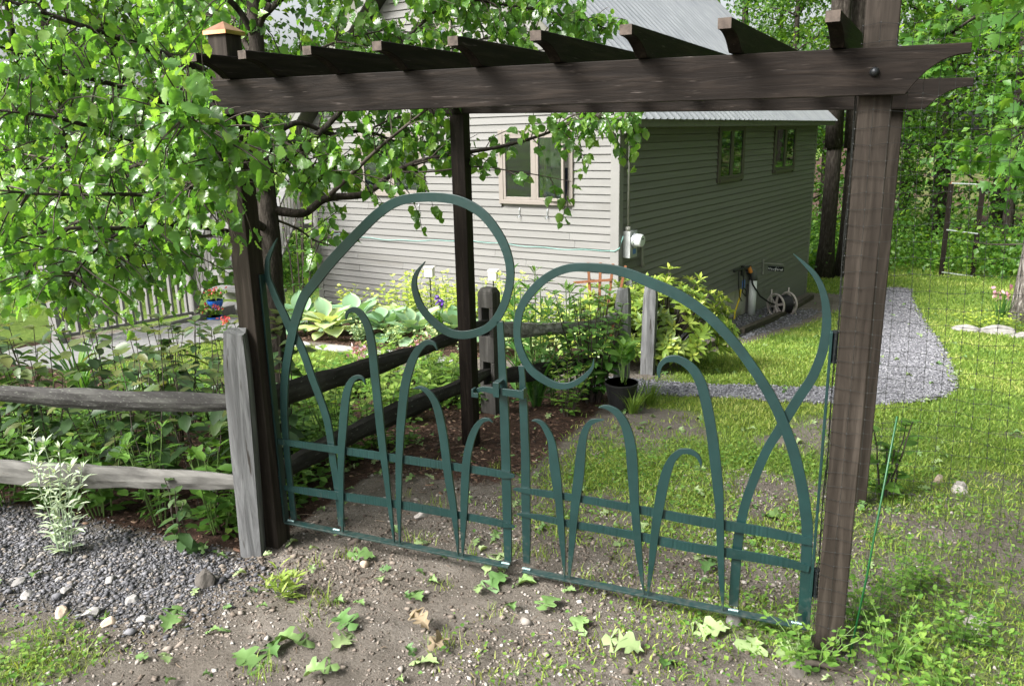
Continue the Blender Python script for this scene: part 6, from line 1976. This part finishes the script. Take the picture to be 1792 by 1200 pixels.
for k, (x, y, a, lab) in enumerate([(1.62, 13.35, .20, "left border stone of the bed by the rough tree"), (1.98, 13.25, .26, "long middle border stone of the bed by the rough tree"), (2.42, 12.7, .26, "dark right border stone near the rough tree"), (2.25, 12.95, .18, "small border stone between the long and dark ones")]):
    rock("border_stone", x, y, a, a * .55, a * .4, STONE if k != 2 else DSTONE, lab, "stone", "border stones", seed=50 + k)

# ------------------------------------------------------------------ fallen leaves
big = [(-1.66, 2.16, .11), (-1.89, 1.86, .14), (-1.80, 1.96, .13), (-1.56, 1.98, .11), (-1.72, 1.90, .12), (-1.41, 2.36, .09), (-1.57, 1.84, .10), (-1.27, 2.62, .12), (-1.18, 2.66, .12), (-.94, 2.58, .11),
       (-1.05, 2.64, .10), (-.55, 2.36, .12), (-.47, 2.28, .10), (-2.25, 1.90, .11), (-.30, 3.69, .12), (-.85, 3.37, .11), (-.46, 2.99, .10), (-1.78, 2.62, .10), (-.80, 2.49, .10), (-1.17, 2.05, .09)]
OAKM = [leaf_mesh("oak_leaf", [(0, 0, 0)], [(0, 1, 0)], [(0, 0, 1)], [1.0], T_OAK, L_OAK, [t], [z]) for t, z in ((.15, 2.2), (.4, 1.2), (.6, 2.6), (.85, 1.6))]
for k, (x, y, s) in enumerate(big):
    o = link_mesh("oak_leaf", OAKM[k % 4])
    s *= 1.25
    o.location = (x, y, gs(x, y) + .014)
    o.scale = (s, s, s)
    o.rotation_euler = (pg.uniform(-.3, .35), pg.uniform(-.35, .35), pg.uniform(0, 6.28))
    tag(o, "fallen green lobed leaf lying on the dirt around the gate", "leaf", "fallen lobed leaves around the gate")
for k, (x, y, s, rz) in enumerate([(-.30, 2.61, .17, 2.0), (-.21, 2.60, .19, 3.0), (-.14, 2.60, .17, 3.8), (-.22, 2.66, .13, 5.2)]):
    o = link_mesh("oak_leaf", OAKM[3 if k < 3 else 2])
    o.location = (x, y, gs(x, y) + .02)
    o.scale = (s, s, s)
    o.rotation_euler = (pg.uniform(-.3, -.1), pg.uniform(-.2, .2), rz)
    tag(o, ["left pale lobed leaf of the cluster under the lower gate leaf", "middle pale lobed leaf of the cluster under the lower gate leaf", "right pale lobed leaf of the cluster beside the netted post", "small leaf behind the pale cluster by the netted post"][k], "leaf")
for k, (x, y, s) in enumerate([(-1.29, 2.20, .11), (-1.22, 2.16, .09)]):
    me = leaf_mesh("dry_leaf", [(0, 0, 0)], [(0, 1, 0)], [(0, 0, 1)], [1.0], T_OAK, L_DRY, [.15], [4.0])
    o = link_mesh("dry_leaf", me)
    o.location = (x, y, gs(x, y) + .015)
    o.scale = (s, s, s)
    o.rotation_euler = (.5, -.4, 1.0 + k * 2)
    tag(o, ["curled tan dry leaf on the dirt before the gate", "smaller tan dry leaf beside the curled one"][k], "leaf")
n = 380
xs_, ys_ = [], []
while len(xs_) < n:
    u = pg.random()
    if u < .45:
        x, y = pg.uniform(-2.6, .6), pg.uniform(1.2, 5.5)
    elif u < .62:
        x, y = pg.uniform(-3.6, -2.0), pg.uniform(1.5, 4.5)
    else:
        y = 5 + 16 * pg.random() ** 1.4
        x = pg.uniform(-1.5, 2.5)
        if y > 9 and x < -2.51 + .198 * (y - 8.985) + .3:
            continue
    xs_.append(x)
    ys_.append(y)
xs_, ys_ = np.array(xs_), np.array(ys_)
V, F_, t = leaf_arrays(np.stack([xs_, ys_, gsurf(xs_, ys_) + .015], 1), np.stack([pg.normal(size=n), pg.normal(size=n), pg.uniform(-.25, .25, n)], 1), np.stack([pg.normal(scale=.3, size=n), pg.normal(scale=.3, size=n), np.ones(n)], 1),
                       pg.uniform(.035, .075, n) * (1 + .35 * (ys_ > 6)), T_OAK, pg.uniform(.1, .95, n), pg.uniform(.5, 4.5, n))
tag(link_mesh("fallen_leaves", np_mesh("fallen_leaves", V, F_, L_OAK, t)), "small pale green leaves littering lawn, path and dirt", "leaves", kind="stuff")

# ------------------------------------------------------------------ turf and weeds
def blades(name, xy, h, w, mat, label, tint=None, lean=.5):
    n = len(xy)
    z = gsurf(xy[:, 0], xy[:, 1])
    a = pg.uniform(0, 6.28, n)
    b = pg.uniform(0, 6.28, n)
    base = np.stack([xy[:, 0], xy[:, 1], z - .004], 1)
    side = np.stack([np.cos(a), np.sin(a), 0 * a], 1) * (w / 2)[:, None]
    ln = np.stack([np.cos(b), np.sin(b), 0 * b], 1) * (h * lean * pg.uniform(.1, 1.2, n))[:, None]
    mid = base + ln * .35 + np.array([0, 0, 1]) * (h * .6)[:, None]
    tip = base + ln + np.array([0, 0, 1]) * h[:, None]
    V = np.stack([base - side, base + side, mid + side * .7, mid - side * .7, tip], 1).reshape(-1, 3)
    k = np.arange(n)[:, None] * 5
    F_ = np.concatenate([k + np.array([[0, 1, 2]]), k + np.array([[0, 2, 3]]), k + np.array([[3, 2, 4]])], 0)
    tv = pg.beta(2, 2.2, n) if tint is None else tint
    return tag(link_mesh(name, np_mesh(name, V, F_, mat, np.repeat(tv, 5))), label, "grass", kind="stuff")
def lawn_pts(n, x0, x1, y0, y1, p=1.5):
    u = pg.random(n)
    y = (y0 ** (1 - p) + u * (y1 ** (1 - p) - y0 ** (1 - p))) ** (1 / (1 - p))
    x = pg.uniform(x0, x1, n)
    k = pg.random(n) < lawn_mask(x, y) ** 1.2
    return np.stack([x[k], y[k]], 1)
xy = lawn_pts(330000, -2.0, 4.0, 2.0, 24, 1.7)
nz = fbm(xy[:, 0] * 1.3, xy[:, 1] * 1.3, 3)
blades("lawn_grass", xy, pg.uniform(.010, .028, len(xy)) * (1 + xy[:, 1] / 14), pg.uniform(.003, .0055, len(xy)) * (1 + xy[:, 1] / 6), L_GRASS, "short mossy lawn behind the gate", lean=1.1, tint=
       np.clip(pg.beta(2, 2.2, len(xy)) + (nz - .45) * 1.1, 0, 1))
xy = np.vstack([lawn_pts(34000, -4.2, -1.9, .9, 2.0, 1.2), lawn_pts(30000, -6.6, -3.4, 4.5, 7.0, 1.2)])
blades("verge_grass", xy, pg.gamma(3, .007, len(xy)) + .006, pg.uniform(.003, .006, len(xy)), L_GRASS, "grass patches beside the gravel and flagstones", lean=1.3)
xy = np.vstack([lawn_pts(46000, -1.6, 1.4, 1.2, 4.8, 1.3), lawn_pts(16000, -4.2, -2.0, .9, 2.1, 1.2)])
m_ = len(xy)
th = pg.uniform(0, 6.28, m_)
V, F_, t = leaf_arrays(np.stack([xy[:, 0], xy[:, 1], gsurf(xy[:, 0], xy[:, 1]) + pg.uniform(.004, .045, m_)], 1), np.stack([np.cos(th), np.sin(th), pg.uniform(-.1, .5, m_)], 1),
                       np.stack([pg.normal(scale=.3, size=m_), pg.normal(scale=.3, size=m_), np.ones(m_)], 1), pg.uniform(.010, .026, m_), T_DIA, pg.beta(2, 2, m_))
tag(link_mesh("clover", np_mesh("clover", V, F_, L_WEED, t)), "clover and small weeds among the grass", "clover", kind="stuff")
# low ground cover in the near beds
gc = []
def bedpts(n, x0, x1, y0, y1):
    x, y = pg.uniform(x0, x1, n), pg.uniform(y0, y1, n)
    k = (fbm(x * 2.2 + 3, y * 2.2, 3) > .40) & (pg.random(n) < mulch_mask(x, y))
    return np.stack([x[k], y[k]], 1)
xy = np.vstack([bedpts(15000, -5.2, -2.45, 2.6, 4.6), bedpts(9000, -4.0, -2.3, 3.6, 6.2)])
m_ = len(xy)
th = pg.uniform(0, 6.28, m_)
V, F_, t = leaf_arrays(np.stack([xy[:, 0], xy[:, 1], gsurf(xy[:, 0], xy[:, 1]) + pg.uniform(.01, .22, m_) ** 1.2], 1), np.stack([np.cos(th), np.sin(th), pg.uniform(-.2, .4, m_)], 1),
                       np.stack([pg.normal(scale=.4, size=m_), pg.normal(scale=.4, size=m_), np.ones(m_)], 1), pg.uniform(.025, .065, m_), T_OVAL, L_WEED and pg.beta(2, 3, m_))
tag(link_mesh("ground_cover", np_mesh("ground_cover", V, F_, L_WEED, t)), "low leafy ground cover between the fences", "ground cover", kind="stuff")
# scattered grass tufts on the bare dirt
xy = []
for k in range(46):
    cx, cy = pg.uniform(-2.1, -.2), pg.uniform(1.4, 3.9)
    q = int(pg.integers(14, 55))
    xy.append(np.stack([pg.normal(cx, .035, q), pg.normal(cy, .03, q)], 1))
xy = np.vstack(xy)
blades("dirt_tufts", xy, pg.uniform(.015, .065, len(xy)), pg.uniform(.0025, .0045, len(xy)), L_GRASS, "small grass tufts sprouting on the bare dirt", lean=.9)
# soil crumbs along the little bank and dry litter on the dirt
CRUMB = PEBMAT("soil_crumb", [(0, (.045, .034, .026)), (.5, (.115, .092, .073)), (1, (.21, .178, .148))])
xy = np.vstack([np.stack([pg.normal(-1.95, .30, 1500), pg.normal(2.42, .14, 1500)], 1), np.stack([pg.uniform(-2.4, .1, 2600), pg.uniform(1.3, 3.6, 2600)], 1), np.stack([pg.normal(-1.2, .5, 900), pg.normal(3.0, .16, 900)], 1)])
xy = xy[mulch_mask(xy[:, 0], xy[:, 1]) < .5]
tag(pebbles("soil_crumbs", xy, pg.gamma(1.4, .0022, len(xy)) + .002, CRUMB, octa=True, sink=.4), "crumbs of dark soil on the dirt in front of the gate", "soil", kind="stuff")
lt = MB()
for k in range(420):
    x, y = (pg.uniform(-2.5, .5), pg.uniform(1.2, 4.2)) if k < 300 else (pg.uniform(-2.4, -1.6), pg.uniform(2.8, 4.6))
    a = pg.uniform(0, 6.28)
    L_ = pg.gamma(2, .018) + .012
    z_ = gs(x, y) + .004
    d = np.array([math.cos(a), math.sin(a), 0]) * L_
    side = np.array([-math.sin(a), math.cos(a), 0]) * L_ * pg.uniform(-.15, .15)
    lt.tube([(x, y, z_), (x + d[0] * .5 + side[0], y + d[1] * .5 + side[1], z_ + .004), (x + d[0], y + d[1], z_ + .001)], pg.uniform(.0007, .0019), 4, cap=False)
tag(lt.build("twig_litter", M("dry_twig", [(0.3, (0.07, 0.05, 0.035)), (0.7, (0.24, 0.19, 0.14))], nscale=8, rough=.9, spec=.1, bump=0)), "dry twigs and stalks littering the dirt", "litter", kind="stuff")
tag(MB().tube([(-.10, 2.46, gs(-.1, 2.46) + .008), (-.02, 2.50, gs(0, 2.5) + .018), (.06, 2.52, gs(.06, 2.52) + .010), (.11, 2.50, gs(.1, 2.5) + .004)], [.008, .012, .011, .005], 8, jitter=.1).build("broken_branch", TWIG, smooth=True), "short brown broken branch at the foot of the netted post", "branch")

q = at_y(528, 560, 8.7)
shr = stem_plant("multi_stem_shrub", "thin multi-stemmed shrub between the steps and the pale wall", "shrub", q[0], 8.7, 1.75, 6, .32, T_OVAL, L_LILY, .075, 9, lo=.55, stem=TWIG, sr=.014, tint=(.3, 1))
stem_plant("leafy_mound", "dark green leafy mound at the foot of the multi-stemmed shrub", "plant", q[0] + .15, 8.45, .5, 18, .3, T_OVAL, L_LILY, .08, 8, tint=(0, .5))


# ------------------------------------------------------------------ labels that single out look-alikes
ORD = "first second third fourth fifth sixth seventh eighth ninth tenth eleventh twelfth thirteenth fourteenth fifteenth sixteenth seventeenth eighteenth nineteenth twentieth".split() + [a + b for a in ("twenty-",) for b in "first second third fourth fifth sixth seventh eighth ninth".split()] + ["thirtieth"]
RCI = RC.T
def shot(p):
    q = RCI @ (np.array(p) - np.array(CAM_LOC))
    return (896 + 1410 * q[0] / -q[2], 600 - 1410 * q[1] / -q[2]) if q[2] < -.1 else (9999, 0)
def enumerate_group(group, template, inview=True, rest=None):
    obs = [o for o in bpy.data.objects if o.get("group") == group]
    if inview:
        seen = [o for o in obs if -40 < shot(o.location)[0] < 1800]
        for o in obs:
            if o not in seen and rest:
                o["label"] = rest
        obs = seen
    obs.sort(key=lambda o: shot(o.location)[0])
    for k, o in enumerate(obs):
        if k < len(ORD):
            o["label"] = template % ORD[k]
bpy.context.view_layer.update()
enumerate_group("bronze perennials behind the near fence", "tall dark-leaved perennial behind the near rail fence, %s from the left")
enumerate_group("green perennials behind the near fence", "low green leafy perennial behind the near rail fence, %s from the left")
enumerate_group("golden spires along the pale wall", "yellow-green leafy spire against the pale wall, %s from the left")
enumerate_group("leafy mounds behind the dark rails", "bright green leafy mound behind the dark rails, %s from the left")
enumerate_group("lily stalks beside the holed fence post", "upright lily stalk behind the gate latch, %s from the left")
enumerate_group("variegated edging plants", "low cream-variegated edging plant along the mulch, %s from the left")
enumerate_group("larger stones in the gravel", "larger stone lying in the grey gravel, %s from the left")
enumerate_group("fallen lobed leaves around the gate", "fallen green lobed leaf on the dirt, %s from the left")
enumerate_group("trees beyond the boardwalk", "leafy tree of the woods beyond the boardwalk, %s from the left", rest="leafy tree of the woods standing off beyond the boardwalk's end")
enumerate_group("trees of the woods around the lawn", "leafy tree of the woods behind the lawn, %s from the left", rest="leafy tree of the woods standing off to the right of the netting")
